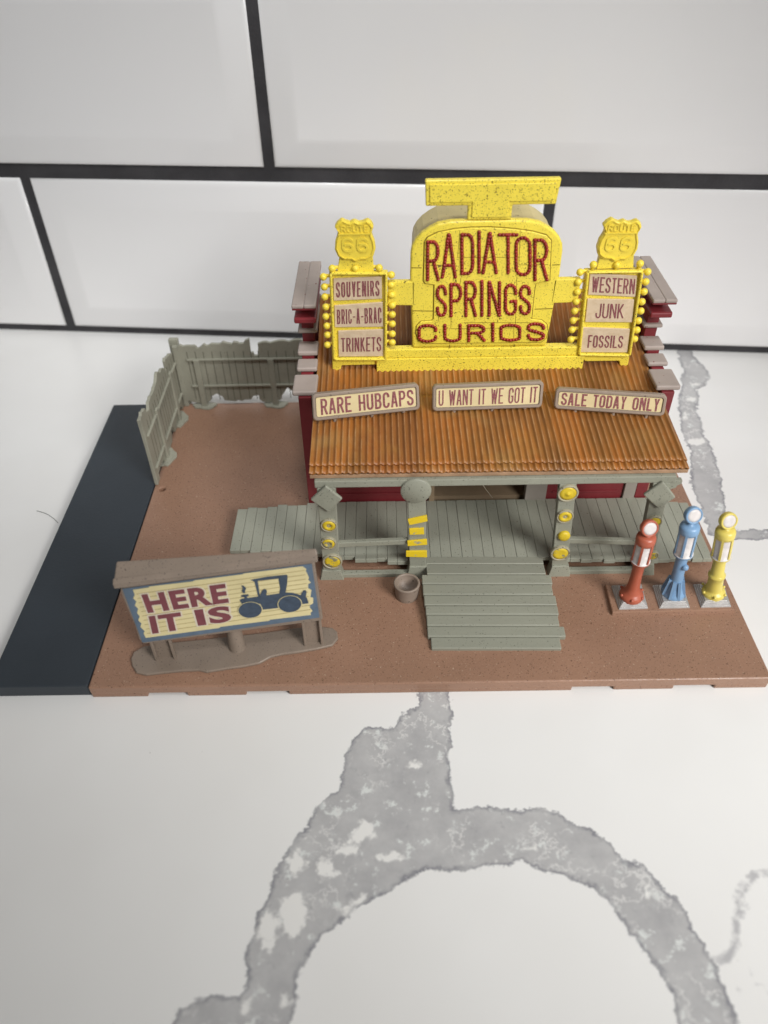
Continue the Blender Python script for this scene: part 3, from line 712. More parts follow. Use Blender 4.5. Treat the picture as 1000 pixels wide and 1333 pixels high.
# lower skirt with its scalloped bottom edge
z0, z1 = SP((490,487), SY-.12)[2], SP((490,468), SY-.12)[2]
sx0, sx1 = SP((490.5,480), SY-.12)[0], SP((758,480), SY-.12)[0]
bt = [(sx0+(sx1-sx0)*i/120, z0+.035*abs(math.sin(i*math.pi/4))) for i in range(121)]
g = G(); g.prism([(x, SY-.12, z) for x, z in bt+[(sx1, z1), (sx0, z1)]], (0, .5, 0)); skirt = g.obj("sign_skirt", 'yellow', sign, bevel=.02)
# ledge running between the wings
zl0, zl1 = SP((500,466.5), SY-.05)[2], SP((500,455), SY-.05)[2]
lx0, lx1 = -1.62, 2*XC+1.62
g = G(); g.box((lx0, SY-.07, zl0), (lx1, SY+.3, zl1)); g.obj("sign_ledge", 'yellow', skirt, bevel=.05)
# wings
wl = [(427.6,354.5),(432.5,475),(434.5,483),(443,484.5),(445.5,475.5),(487,474.5),(500,465),(514,356)]
Wl = [np.array((p[0], SY, p[2])) for p in xz([(428.5,355),(433,482.5),(443,484),(445,476),(489,475),(503,470),(505,355)])]
arm = [SP((505,367)), SP((540,366.5)), SP((540,398)), SP((505,397.5))]
sh = [(213,292),(228,270),(248,254),(270,265),(290,270),(312,260),(335,270),(352,268),(378,256),(398,268),(410,290),(400,318),(402,332),(415,365),(420,400),(408,440),(375,458),(345,458),(320,470),(298,458),(258,457),(230,440),(215,405),(217,365),(228,335),(230,315)]
bul = [(158,540),(163,590),(165,640),(170,690),(170,738),(175,785),(178,830),(178,880),(498,530),(498,580),(500,630),(503,682),(503,728),(503,775),(503,825),(503,868),(202,498),(318,498),(437,495)]
bulr = [(483,480),(474,525),(470,571),(464,616),(457,660),(450,704),(445,747),(440,792),(797,478),(788,524),(780,570),(770,617),(765,660),(754,705),(747,748),(736,790),(545,445),(653,446),(762,440)]
def wing(flip, stk, words):
    mm = (lambda P_: mir(P_)) if flip else (lambda P_: P_)
    wv = lambda pts, y=SY: mm([np.array(SP(p, y)) for p in pts])
    g = G(); g.prism([np.array(SP(cB(*k))) for k in ((508,474),(777,470),(712,880),(706,912),(690,920),(668,914),(664,893),(508,895),(470,858))] if flip else Wl, (0, .3, 0)); w = g.obj("sign_wing", 'yellow', sign, bevel=.04)
    # raised frame round the sticker area
    g = G()
    a, b, c, d = [SP(p, SY-.1) for p in (tuple(cB(*k) for k in ((519,478),(771,474),(712,864),(478,860))) if flip else ((431,355.5),(503,355.5),(502,467),(435.5,467)))]
    for p, q_ in ((a, b), (b, c), (c, d), (d, a)):
        g.bar(p, q_, .10, .2, (0, 1, 0))
    g.obj("wing_frame", 'yellow', w, bevel=.05)
    g = G(); g.prism(mm(arm), (0, .25, 0)); g.obj("wing_arm", 'yellow', w, bevel=.04)
    g = G(); src_, cc = (bulr, cB) if flip else (bul, cA)
    for p in src_:
        c = SP(cc(*p), SY-.02); g.ball(c, .142, 12, 8)
        ctr_ = np.array((8.0 if False else (SP(cB(630,660)) if flip else SP(cA(335,700))))); dd = np.array(((ctr_-c)[0], 0, 0)) if abs((ctr_-c)[2]) < 1.85 else np.array((0, 0, -1.0)); dd = dd/np.linalg.norm(dd)
        g.tube([c+(0, .1, 0), c+dd*.3+(0, .1, 0)], .07, 8)
    g.obj("marquee_bulbs", 'yellow_plain', w, fix=False)
    # neck and highway shield
    g = G(); g.prism(mm([SP(cA(238,440)), SP(cA(405,440)), SP(cA(412,520)), SP(cA(228,520))]), (0, .28, 0)); g.obj("shield_neck", 'yellow', w, bevel=.03)
    shp = [np.array((p[0], SY-.1, p[2])) for p in xz([cA(*p) for p in sh], SY-.1)]
    if flip:
        c0 = np.mean(shp, axis=0); c1 = np.array(SP(cB(670,320), SY-.1)); ang = -.05
        shp = [c1+np.array(((p-c0)[0]*math.cos(ang)-(p-c0)[2]*math.sin(ang), 0, (p-c0)[0]*math.sin(ang)+(p-c0)[2]*math.cos(ang))) for p in shp]
    cs = np.mean(shp, axis=0)
    g = G(); g.prism(shp, (0, .3, 0)); s_ = g.obj("road_shield", 'yellow_plain', w, bevel=.05)
    g = G()
    inn = [cs+(p-cs)*.9+np.array((0, -.02, 0)) for p in shp]
    for i in range(len(inn)):
        g.bar(inn[i], inn[(i+1) % len(inn)], .03, .035, (0, 1, 0))
    xs = [p[0] for p in shp]; zs = [p[2] for p in shp]; x0, x1, z0_, z1_ = min(xs), max(xs), min(zs), max(zs)
    zb = z0_+(z1_-z0_)*.68
    g.bar((x0+.16, SY-.12, zb), (x1-.16, SY-.12, zb), .045, .06, (0, 1, 0))
    g.obj("shield_rim", 'yellow_plain', s_)
    g = G(); yy = SY-.105
    q_ = lambda a0, a1, b0, b1: [(x0+(x1-x0)*a0, yy, z0_+(z1_-z0_)*b1), (x0+(x1-x0)*a1, yy, z0_+(z1_-z0_)*b1), (x0+(x1-x0)*a1, yy, z0_+(z1_-z0_)*b0), (x0+(x1-x0)*a0, yy, z0_+(z1_-z0_)*b0)]
    for txt, bx, ww, lf in (("ROUTE", q_(.17, .83, .72, .87), .04, .03), ("6", q_(.18, .46, .26, .6), .085, .032), ("6", q_(.54, .82, .26, .6), .085, .032)):
        gl = G(); letters(gl, txt, bx, ww, .8, 0)
        for f in gl.f: pass
        g.add(gl.v, gl.f); o_ = len(gl.v)
        up = [(x, y-lf, z) for x, y, z in gl.v]; g.add(up, gl.f)
        from collections import Counter
        cnt = Counter()
        for f in gl.f:
            for i in range(len(f)): cnt[tuple(sorted((f[i], f[(i+1) % len(f)])))] += 1
        for f in gl.f:
            for i in range(len(f)):
                e = (f[i], f[(i+1) % len(f)])
                if cnt[tuple(sorted(e))] == 1: g.add([gl.v[e[0]], gl.v[e[1]], up[e[1]], up[e[0]]], [(0, 1, 2, 3)])
    g.obj("shield_lettering", 'yellow_plain', s_)
    for q4, txt in zip(stk, words):
        q3 = [SP(p, SY-.08) for p in q4]
        g = G(); g.prism(q3, (0, .09, 0)); st = g.obj("sticker", 'cream', w, bevel=.015)
        g = G()
        bx = {"JUNK": (.2, .8, .18, .82), "SOUVENIRS": (.05, .95, .15, .85), "BRIC-A-BRAC": (.05, .97, .16, .82), "TRINKETS": (.06, .95, .2, .74), "WESTERN": (.06, .97, .14, .86), "FOSSILS": (.13, .88, .2, .72)}[txt]
        letters(g, txt, q3,   .058 if txt != "BRIC-A-BRAC" else .05, .8, .008, bx); g.obj("sticker_lettering", 'ink', st, fix=False)
wing(False, [[cA(*p) for p in k] for k in ([(208,550),(450,540),(452,650),(210,660)], [(213,685),(455,668),(458,790),(215,793)], [(232,812),(460,804),(458,938),(235,940)])], ["SOUVENIRS", "BRIC-A-BRAC", "TRINKETS"])
wing(True, [[cB(*p) for p in k] for k in ([(530,485),(748,498),(740,595),(520,585)], [(518,605),(735,608),(725,713),(507,712)], [(497,738),(715,745),(703,853),(486,852)])], ["WESTERN", "JUNK", "FOSSILS"])

# ================================================================== ROOF BOARDS
def board(px, words, w, label, box, gap):
    TL, TR, BR, BL = px
    bl = PZ(BL, 6.44); br = PZ(BR, 6.44)
    bl[2] = br[2] = 6.44
    d = br-bl; d /= np.linalg.norm(d)
    fwd = np.array((d[1], -d[0], 0)); a = math.radians(16)
    n = fwd*math.cos(a)+np.array((0, 0, math.sin(a)))
    q = [hit(p, n, bl@n) for p in (TL, TR, BR, BL)]
    t = thing("roof_board", (bl+br)/2, label, "sign", "cream slogan boards along the lower roof")
    f, W, Hh, nrm = quadmap(q)
    if nrm@n < 0: nrm = -nrm
    # rounded taupe tray with a raised rim
    def rrect(i, r):
        out = []
        for cx, cy, a0 in ((W-i-r, Hh-i-r, 0), (i+r, Hh-i-r, 90), (i+r, i+r, 180), (W-i-r, i+r, 270)):
            out += [(cx+r*math.cos(math.radians(a0+k*18)), cy+r*math.sin(math.radians(a0+k*18))) for k in range(6)]
        return out
    mp = lambda pts, l: [f(x/W, y/Hh, 0)+n*l for x, y in pts]
    R_ = [mp(rrect(0, .16), -.2), mp(rrect(0, .16), .03), mp(rrect(.035, .14), .065), mp(rrect(.10, .1), .065), mp(rrect(.125, .09), .0)]
    k = len(R_[0]); vs = sum(R_, []); fs = [(a_*k+i, a_*k+(i+1) % k, (a_+1)*k+(i+1) % k, (a_+1)*k+i) for a_ in range(4) for i in range(k)]
    fs += [tuple(range(k-1, -1, -1)), tuple(range(4*k, 5*k))]
    g = G(); g.add(vs, fs); fr = g.obj("board_frame", 'tan', t)
    g = G(); g.prism(mp(rrect(.14, .07), .005), n*.018); st = g.obj("sticker", 'cream_warm', t)
    g = G(); qi = [f(s_, t_, 0)+n*.024 for s_, t_ in ((0, 1), (1, 1), (1, 0), (0, 0))]
    letters(g, words, qi, w, gap, .008, box); g.obj("sticker_lettering", 'ink', st, fix=False)
    g = G()
    for s_ in (.2, .55, .85):
        p = f(s_, 0.02, 0)-n*.1; g.lathe((p[0], p[1], roof_z(p[1])-.05), [(.07, 0), (.07, p[2]-roof_z(p[1])+.1)], 10)
    g.obj("peg", 'tan', fr)
    return t
board([(406,513.3),(545,499),(546.5,532.8),(408,548)], "RARE HUBCAPS", .078, "cream roof board reading RARE HUBCAPS, tilted up to the right, by the left wall", (.075, .945, .2, .8), .7)
board([(563.3,501.6),(708,495.8),(705,530),(563,535)], "U WANT IT WE GOT IT", .054, "cream roof board reading U WANT IT WE GOT IT, below the yellow sign's centre", (.055, .95, .2, .8), .75)
board([(724,504.8),(869,514),(864,541.5),(721,531.4)], "SALE TODAY ONLY", .068, "cream roof board reading SALE TODAY ONLY, tilted down to the right", (.06, .945, .2, .8), .7)

# ================================================================== BOARDWALK + RAMP
walk = thing("boardwalk", (2, 7, BZ), "sage grey plank boardwalk with a planked ramp down to the front", "boardwalk")
DZ = 1.2
c5, c6, c7, c8 = crop(290, 600, 3.704), crop(540, 600, 4.167), crop(700, 600, 3.333), crop(100, 690, 2.778)
g = G()
x = -7.78; k = 0
def yfront(x): return float(np.interp(x, [-8, -4, -2, 0, .1, 4.95, 5.0, 8, 11.6], [6.15, 5.75, 5.45, 5.35, 5.55, 5.45, 5.3, 5.25, 5.2]))
def yback(x): return float(np.interp(x, [-8, -4.8, -4.7, 9.9, 10, 11.6], [8.62, 8.95, 9.0, 9.0, 8.9, 8.55]))
while x < 11.5:
    w = random.uniform(.40, .46); x1 = min(x+w, 11.58)
    if x1-x < .15: break
    a = yfront(x)+random.uniform(-.08, .08)*(0 if 0 < x < 4.9 else 1); b = yback(x)+(random.uniform(-.06, .06) if (x < -4.9 or x > 9.9) else 0)
    dz = random.uniform(-.012, .012); xo = -.15*(1 if x < -4.9 else 0)
    g.hexa([(x+.004, a, DZ-.2), (x1-.004, a, DZ-.2), (x1-.004, b, DZ-.2), (x+.004, b, DZ-.2)], [(x+.004, a, DZ+dz), (x1-.004, a, DZ+dz), (x1-.004, b, DZ+dz), (x+.004, b, DZ+dz)])
    x = x1; k += 1
deck = g.obj("deck", 'deck', walk, bevel=.018)
g = G()
g.box((-7.6, 6.5, BZ-.02), (11.3, 8.4, DZ-.19)); g.obj("deck_frame", 'deck', walk)
g = G()
rp = [(517,55,690),(560,60,700),(615,65,712),(668,40,748),(727,45,752),(783,52,772),(835,60,782),(895,66,786),(955,70,820),(1020,90,797)]
zz = lambda i: DZ+.02-(.52*max(0, i-2)/7)
for i in range(len(rp)-1):
    y0_ = rp[i][0]; y1_ = rp[i+1][0]; l = rp[i+1][1]; r_ = rp[i+1][2]
    za, zb = zz(i), zz(i+1)
    A = PZ(c6(l, y0_), za); B = PZ(c6(r_, y0_), za); Cc = PZ(c6(r_, y1_), zb); D = PZ(c6(l, y1_), zb)
    A[0] = D[0]; B[0] = Cc[0]
    th = np.array((0, 0, -.22)); lip = np.array((0, .0, .035))
    gap = np.array((0, -.012, 0))
    top_ = [D-gap*0+lip, Cc+lip, B+gap, A+gap]
    g.hexa([p+th for p in top_], top_)
rp_o = g.obj("ramp", 'ramp', walk, bevel=.04, seg=3)
g = G(); g.hexa([(.4, 1.6, BZ-.02), (4.7, 1.6, BZ-.02), (4.7, 5.3, BZ-.02), (.4, 5.3, BZ-.02)], [(.4, 1.6, BZ), (4.7, 1.6, BZ), (4.7, 5.0, 1.0), (.4, 5.0, 1.0)]); g.obj("ramp_frame", 'ramp', rp_o)

# ================================================================== PORCH
PYp = 5.05
porch = thing("porch_frame", (2.6, PYp, BZ), "sage grey porch frame of four posts hung with yellow hubcaps, with rails", "porch")
pp = lambda p, y=PYp: PY(p, y)
bz0, bz1 = 5.32, 5.62
g = G(); g.box((-3.95, PYp+.0, bz0), (9.05, PYp+.32, bz1)); beam = g.obj("beam", 'green', porch, bevel=.03)
g = G(); g.prism([np.array(q) for q in [(8.7, PYp+.05, bz0+.05), (9.32, PYp+.05, bz0+.05), (9.32, PYp+.05, bz0-.12), (9.2, PYp+.05, bz0-.16), (9.15, PYp+.05, bz0-.3), (9.0, PYp+.05, bz0-.34), (8.95, PYp+.05, bz0-.5), (8.7, PYp+.05, bz0-.6)]], (0, .2, 0)); g.obj("bracket", 'green', beam, bevel=.02)
def post(cpx, bot, top_, hw):
    """bot/top: (x,y) px centres; returns the post object"""
    b = pp(bot); t = pp(top_); t[2] = bz0
    g = G()
    lo = [(b[0]-hw, PYp, BZ), (b[0]+hw, PYp, BZ), (b[0]+hw, PYp+.32, BZ), (b[0]-hw, PYp+.32, BZ)]
    g.hexa(lo, [(t[0]-hw, PYp, t[2]), (t[0]+hw, PYp, t[2]), (t[0]+hw, PYp+.32, t[2]), (t[0]-hw, PYp+.32, t[2])])
    o = g.obj("post", 'green', porch, bevel=.03)
    g = G(); z1 = pp((bot[0], bot[1]-16))[2]
    g.hexa([(b[0]-hw*1.42, PYp-.12, BZ-.02), (b[0]+hw*1.42, PYp-.12, BZ-.02), (b[0]+hw*1.42, PYp+.42, BZ-.02), (b[0]-hw*1.42, PYp+.42, BZ-.02)],
           [(b[0]-hw*1.08, PYp-.06, z1), (b[0]+hw*1.08, PYp-.06, z1), (b[0]+hw*1.08, PYp+.36, z1), (b[0]-hw*1.08, PYp+.36, z1)])
    g.obj("post_foot", 'green', o, bevel=.03)
    return o
p1 = post(None, c5(530, 583), c5(495, 90), .34)
p2 = post(None, c5(942, 565), c5(935, 90), .33)
p3 = post(None, c6(777, 632), c6(842, 80), .31)
p4 = post(None, c7(452, 498), c7(545, 75), .31)
def hub(par, c, rpx, sc, kind, mtl='hub'):
    q = pp(c, PYp-.08); r = abs(pp((c[0]+rpx/sc, c[1]), PYp-.08)[0]-q[0])
    g = G(); g.lathe(q+np.array((0, .1, 0)), [(r, 0), (r, .1), (r*.97, .13), (r*.84, .13), (r*.80, .10)], 32, (0, -1, 0))
    o = g.obj("hubcap", 'hubrim', par)
    g = G()
    pr = {'dish': [(r*.80, .0), (r*.79, .11), (r*.5, .125), (r*.2, .13), (r*.15, .16), (.001, .165)],
          'ring': [(r*.80, .0), (r*.79, .12), (r*.55, .15), (r*.36, .145), (r*.26, .095), (r*.1, .09), (.001, .13)],
          'worn': [(r*.80, .0), (r*.79, .11), (r*.5, .13), (r*.3, .11), (.001, .12)]}[kind]
    g.lathe(q+np.array((0, .1, 0)), pr, 32, (0, -1, 0)); g.obj("hub_centre", mtl, o)
def diamond(par, pts):
    q = [pp(p, PYp-.14) for p in pts]; g = G(); g.prism(q, (0, .14, 0)); g.obj("diamond_plate", 'green', par, bevel=.05, seg=3)
diamond(p1, [c5(423,190), c5(497,122), c5(578,185), c5(510,250)])
hub(p1, c5(512,313), 40, 3.704, 'ring'); hub(p1, c5(510,399), 38, 3.704, 'ring', 'hubworn'); hub(p1, c5(529,487), 48, 3.704, 'worn', 'hubworn')
q = pp(c5(932,148), PYp-.08); g = G(); g.lathe(q+np.array((0, .08, 0)), [(.56, 0), (.56, .07), (.53, .1), (.001, .1)], 36, (0, -1, 0)); g.obj("round_plate", 'green', p2)
for k, pts in enumerate(([(892,284),(985,264),(988,292),(900,311)], [(899,329),(970,325),(972,355),(901,357)], [(890,388),(985,380),(986,405),(892,412)], [(884,437),(985,435),(986,466),(884,463)])):
    q = [pp(c5(*p), PYp-.07) for p in pts]; g = G(); g.prism(q, (0, .07, 0)); g.obj("number_plate", 'plateworn', p2, bevel=.012)
hub(p3, c6(832,178), 57, 4.167, 'dish'); hub(p3, c6(816,303), 46, 4.167, 'ring', 'hub'); hub(p3, c6(790,503), 53, 4.167, 'worn', 'hubworn')
q = pp(c6(810,407), PYp-.05); g = G(); g.lathe(q+np.array((0, .06, 0)), [(.23, 0), (.235, .08), (.2, .14), (.1, .17), (.001, .175)], 24, (0, -1, 0)); g.obj("hub_centre", 'hub', p3)
diamond(p4, [c7(460,150), c7(545,92), c7(600,160), c7(525,210)])
hub(p4, c7(506,266), 34, 3.333, 'dish'); hub(p4, c7(500,412), 25, 3.333, 'worn', 'hubworn')
for (a, b), (c, d) in (((c5(550,408), c5(893,393)), (c5(560,562), c5(900,556))), ((c6(836,437), c7(438,357)), (c7(122,489), c7(420,487)))):
    A = pp(a, PYp+.06); B = pp(b, PYp+.06)
    g = G(); g.bar(A+np.array((0, .1, 0)), B+np.array((0, .1, 0)), .2, .24); g.obj("rail", 'green', porch, bevel=.03)
    A = pp(c); B = pp(d)
    g = G(); g.box((A[0], PYp-.0, BZ-.02), (B[0], PYp+.25, BZ+.2)); g.obj("sill", 'green', porch, bevel=.03)

# ================================================================== TUB
tub = thing("wash_tub", (-.63, 4.0, BZ), "small round taupe tub standing empty beside the ramp", "tub")
g = G(); c = (-.63, 4.06, BZ-.005)
g.lathe(c, [(.43, 0), (.45, .12), (.46, .2), (.455, .24), (.475, .42), (.48, .48), (.475, .52), (.505, .66), (.51, .72), (.49, .745), (.43, .745), (.41, .7), (.38, .2), (.001, .18)], 40)
g.obj("tub_body", 'tubclay', tub)

# ================================================================== BILLBOARD
bb0 = PZ(c8(295, 455), .75); bb1 = PZ(c8(855, 400), .75)
bt_ = bb1-bb0; bt_[2] = 0; bt_ /= np.linalg.norm(bt_); bn = np.array((bt_[1], -bt_[0], 0))   # bn faces the viewer
OFF = .25
bbp = lambda p, off=OFF: hit(c8(*p), bn, bb0@bn+off)
bill = thing("billboard", (bb0+bb1)/2*np.array((1, 1, 0))+np.array((0, 0, BZ)), "taupe toy billboard reading HERE IT IS beside a dark old-car silhouette, on a blob-shaped foot", "billboard")
foot = [(195,465),(205,440),(240,420),(300,410),(420,398),(545,385),(680,370),(800,352),(880,348),(925,352),(942,366),(945,390),(925,415),(870,428),(800,440),(740,448),(700,458),(660,480),(600,492),(540,500),(470,512),(440,505),(380,508),(310,515),(250,522),(215,514),(200,490)]
g = G(); g.prism([PZ(c8(*p), .72) for p in foot], (0, 0, -.13)); g.obj("billboard_foot", 'billboard', bill, bevel=.05, seg=3)
quad = [(165,213),(850,122),(878,316),(238,407)]
g = G(); g.prism([bbp(p, OFF-.02) for p in [(157,213),(860,118),(890,322),(872,330),(240,412),(225,395),(210,345),(190,300),(165,240)]], -bn*.3); back = g.obj("backboard", 'billboard', bill, bevel=.04)
q = [bbp(p, OFF) for p in quad]
g = G(); g.prism([p-bn*.015 for p in q], bn*.018); pr = g.obj("poster", 'bluesheet', bill)
strawp = [(203,216),(260,208),(262,204),(420,186),(425,182),(600,160),(604,157),(816,131),(831,141),(828,146),(840,172),(837,179),(847,190),(837,195),(837,210),(849,217),(847,228),(845,242),(855,245),(855,265),(843,272),(843,280),(853,292),(845,300),(848,307),(700,324),(696,328),(520,350),(516,354),(250,390),(242,374),(246,366),(230,350),(234,338),(222,326),(228,312),(218,300),(222,285),(210,272),(216,258),(204,247),(210,234)]
bl_ = lambda p, l: hit(c8(*p), bn, bb0@bn+OFF+l)
g = G(); g.sheet([bl_(p, .012) for p in strawp]); straw = g.obj("painted_planks", 'straw', pr)
g = G()
for k in range(1, 11):
    t = k/11
    a = bl_((203+(250-203)*t+8, 216+(390-216)*t), .018); b = bl_((826+(852-826)*t-4, 130+(303-130)*t), .018)
    d = b-a; d /= np.linalg.norm(d); n_ = np.cross(d, bn)*.014
    g.sheet([a+n_, b+n_, b-n_, a-n_])
g.obj("plank_lines", 'strawline', straw, fix=False)
for txt, q4 in (("HERE", [(240,235),(533,196),(545,257),(262,294)]), ("IT", [(266,313),(370,299),(383,354),(279,369)]), ("IS", [(432,289),(546,274),(553,326),(446,341)])):
    q3 = [bl_(p, 0) for p in q4]
    g = G(); font_mesh(g, txt, q3, .085, .022); w_ = g.obj("poster_outline", 'whiteprint', straw, fix=False)
    g = G(); font_mesh(g, txt, q3, .045, .028); g.obj("poster_lettering", 'maroon', straw, fix=False)
def blob(polys, lift, mtl, name):
    g = G()
    for k, pl in enumerate(polys): g.sheet([bl_(p, lift+.0025*k) for p in pl])
    return g.obj(name, mtl, straw)
ell = lambda cx, cy, rx, ry, tilt=-.13: [(cx+rx*math.cos(a)*math.cos(tilt)-ry*math.sin(a)*math.sin(tilt), cy+rx*math.cos(a)*math.sin(tilt)+ry*math.sin(a)*math.cos(tilt)) for a in np.linspace(0, 2*math.pi, 30, endpoint=False)]
cK = crop(300, 730, 8.333)
def K(pts): return [((cK(x, y)[0]-100)*2.778, (cK(x, y)[1]-690)*2.778) for x, y in pts]
blob([K(q_) for q_ in ([(215,208),(250,200),(400,172),(615,150),(622,172),(525,192),(300,218),(262,228)],
      [(520,190),(622,165),(616,255),(598,352),(528,368),(540,300)],
      [(258,215),(298,214),(322,392),(304,396)],
      [(100,425),(125,412),(300,388),(525,356),(600,343),(680,348),(760,372),(830,400),(850,462),(770,472),(640,510),(520,512),(345,532),(330,470),(230,452),(125,468)],
      [(762,385),(775,345),(795,320),(815,318),(828,335),(822,375),(815,410)],
      [(115,378),(140,368),(195,364),(202,380),(180,390),(186,408),(150,412),(155,394),(120,392)],
      [(115,268),(140,270),(165,288),(172,305),(158,325),(162,350),(140,354),(122,325),(134,305),(132,285)],
      [(318,390),(330,355),(345,325),(370,305),(392,315),(398,340),(388,360),(400,385)])], .022, 'navy', "car_silhouette")
e1_, e2_ = [K(ell(*q_)) for q_ in ((215,535,136,90,-.05), (645,470,134,94,-.05))]
blob([e1_, e2_], .0468, 'straw', "wheel_outline")
e1_, e2_ = [K(ell(*q_)) for q_ in ((215,535,127,85,-.05), (645,470,125,89,-.05))]
blob([e1_, e2_], .0535, 'navy', "wheel_silhouette")
# sloping hood over the top
f0, f1 = bbp((135,215), .55), bbp((873,118), .55)
t0 = f0+np.array((0, 0, .16)); t1 = f1+np.array((0, 0, .16))
b0 = PZ(c8(143,112), t0[2]+.3); b1 = PZ(c8(868,66), t1[2]+.3)
mid0, mid1 = t0+(b0-t0)*.2, t1+(b1-t1)*.2
g = G()
A = [f0, f1, f1-bn*1.2, f0-bn*1.2]
g.hexa([f0, f1, b1-np.array((0, 0, .45)), b0-np.array((0, 0, .45))], [t0, t1, b1, b0]); hood = g.obj("hood", 'billboard', bill, bevel=.05, seg=3)
g = G(); g.bar(t0+(b0-t0)*.13+np.array((0, 0, .03)), t1+(b1-t1)*.13+np.array((0, 0, .03)), .22, .06, tuple(np.cross(bt_, b0-t0)))
g.obj("hood_lip", 'billboard', hood, bevel=.02)
# legs: a panel between two thin ribs each, plus the round middle post
for l0, l1 in ((285, 352), (826, 886)):
    b_l, b_r = bbp((l0, 450 if l0 < 500 else 400), OFF-.12), bbp((l1, 446 if l0 < 500 else 392), OFF-.12)
    for p in (b_l, b_r):
        g = G(); g.bar((p[0], p[1], .66), (p[0], p[1], 3.0), .1, .16, tuple(bn)); g.obj("leg_rib", 'billboard', bill, bevel=.02)
    g = G(); w0 = b_l-bn*.08; w1 = b_r-bn*.08
    g.hexa([(w0[0], w0[1], .66), (w1[0], w1[1], .66), tuple((w1-bn*.12)[:2])+(.66,), tuple((w0-bn*.12)[:2])+(.66,)], [(w0[0], w0[1], 3), (w1[0], w1[1], 3), tuple((w1-bn*.12)[:2])+(3,), tuple((w0-bn*.12)[:2])+(3,)])
    g.obj("leg", 'billboard', bill)
mp_ = PZ(c8(580, 425), .72)
g = G(); g.lathe((mp_[0], mp_[1]+.05, .68), [(.34, 0), (.3, .1), (.26, 1.4), (.25, 2.4)], 24); g.obj("middle_post", 'billboard', bill)

# ================================================================== FENCES
cF = crop(160, 420, 3.846)
fb = thing("plank_fence", (-8.7, 17.5, BZ), "ragged sage grey plank fence panel along the back edge, behind the yard", "fence")
FYb = 17.45
out = [(268,122),(285,115),(300,122),(340,119),(360,120),(372,126),(385,125),(405,112),(418,118),(430,118),(440,103),(470,107),(485,105),(500,97),(520,104),(545,104),(552,95),(575,98),(582,110),(605,106),(609,88),(632,85),(640,150),(652,152),(658,164),(676,162),(678,130),(674,104),(690,106),(700,98),(735,100),(750,103),(770,95),(830,95),(855,86),(880,82),(905,90)]
bot_z = [(905,345),(860,350),(835,335),(825,322),(815,335),(800,365),(790,385),(760,398),(735,402),(700,395),(685,385),(680,365),(652,365),(645,386),(580,391),(510,392),(500,370),(470,360),(445,370),(440,392),(400,402),(370,398),(330,392),(303,385)]
P_ = [PY(cF(*p), FYb) for p in out+bot_z]
def ragged(pts, step, amp, rg):
    r_ = []
    for p, q in zip(pts, pts[1:]+[pts[0]]):
        n = max(1, int(np.linalg.norm(q-p)/step)) if np.linalg.norm(q-p) < 3 else 1
        for i in range(n):
            o = np.array((0, 0, rg.uniform(-amp, amp))); r_.append(p+(q-p)*i/n+o)
    return r_
P_ = ragged(P_, .16, .05, random.Random(5))
g = G(); g.prism(P_, (0, .16, 0)); fp = g.obj("fence_planks", 'fence', fb, bevel=.02)
zb = lambda x, y: PY(cF(x, y), FYb)
zr1, zr0 = zb(600, 181)[2], zb(600, 312)[2]
g = G(); g.box((-11.2, FYb-.1, zr1-.05), (-4.9, FYb+.02, zr1+.05)); g.obj("fence_rail", 'fence', fb, bevel=.02)
g = G(); g.box((-11.2, FYb-.1, zr0-.05), (-4.9, FYb+.02, zr0+.05)); g.obj("fence_rail", 'fence', fb, bevel=.02)
for x0, x1 in ((365, 400), (730, 770)):
    a = zb(x0-18, 185); b = zb(x0+22, 400)
    xc = (a[0]+b[0])/2
    g = G(); g.box((xc+.07, FYb-.14, BZ), (xc+.37, FYb-.001, zr1+.02)); po = g.obj("fence_post", 'fence', fb, bevel=.03)
    g = G(); g.prism([(xc+.2+math.cos(a_)*.62*(1+.12*math.sin(5*a_)), FYb-.0+math.sin(a_)*.34*(1+.2*math.sin(4*a_)), BZ-.01) for a_ in np.linspace(0, 2*math.pi, 16, endpoint=False)], (0, 0, .1)); g.obj("foot_pad", 'fence', po, bevel=.02)
g = G(); rngp = random.Random(3)
xg = -11.5
while xg < -5.0:
    xg += rngp.uniform(.32, .5)
    zt = 4.15; zbm = 1.0
    g.box((xg, FYb-.008, zbm), (xg+.028, FYb+.05, zt-.35))
g.obj("plank_gaps", mat("dark_plank_gap", (0.10, 0.095, 0.07), 0.8, 0.2), fp)

fs_ = thing("plank_fence", (-11.85, 14.3, BZ), "ragged sage grey plank fence panel along the left edge beside the charcoal strip", "fence")
FX = -11.85
outs = [(85,490),(93,462),(100,440),(108,430),(118,440),(122,446),(130,432),(131,400),(140,370),(150,345),(158,325),(165,318),(170,285),(170,255),(180,242),(188,246),(200,226),(208,222),(216,240),(222,232),(213,200),(214,180),(228,162),(240,158),(250,150),(268,148)]
Ps = ragged([PX(cF(*p), FX) for p in outs], .14, .08, random.Random(9))[:-1]
botp = [(17.72, BZ), (17.2, BZ), (17.0, .95), (16.6, 1.0), (16.4, BZ), (15.2, BZ), (15.05, 1.0), (14.75, 1.2), (14.55, .8), (14.35, BZ), (12.75, BZ), (12.6, .9), (12.2, 1.0), (11.9, BZ+.35), (11.55, BZ+.3), (11.5, BZ), (11.18, BZ)]
g = G(); g.prism([(FX, p[1], p[2]) for p in Ps]+[(FX, y, z) for y, z in botp], (-.14, 0, 0)); fp2 = g.obj("fence_planks", 'fence', fs_, bevel=.012)
y_r = lambda p: PX(cF(*p), FX)
zr1 = y_r((170, 440))[2]; zr0 = y_r((215, 580))[2]
for zc in (zr1, zr0):
    g = G(); g.box((FX-.02, 11.3, zc-.05), (FX+.1, 17.6, zc+.05)); g.obj("fence_rail", 'fence', fs_, bevel=.02)
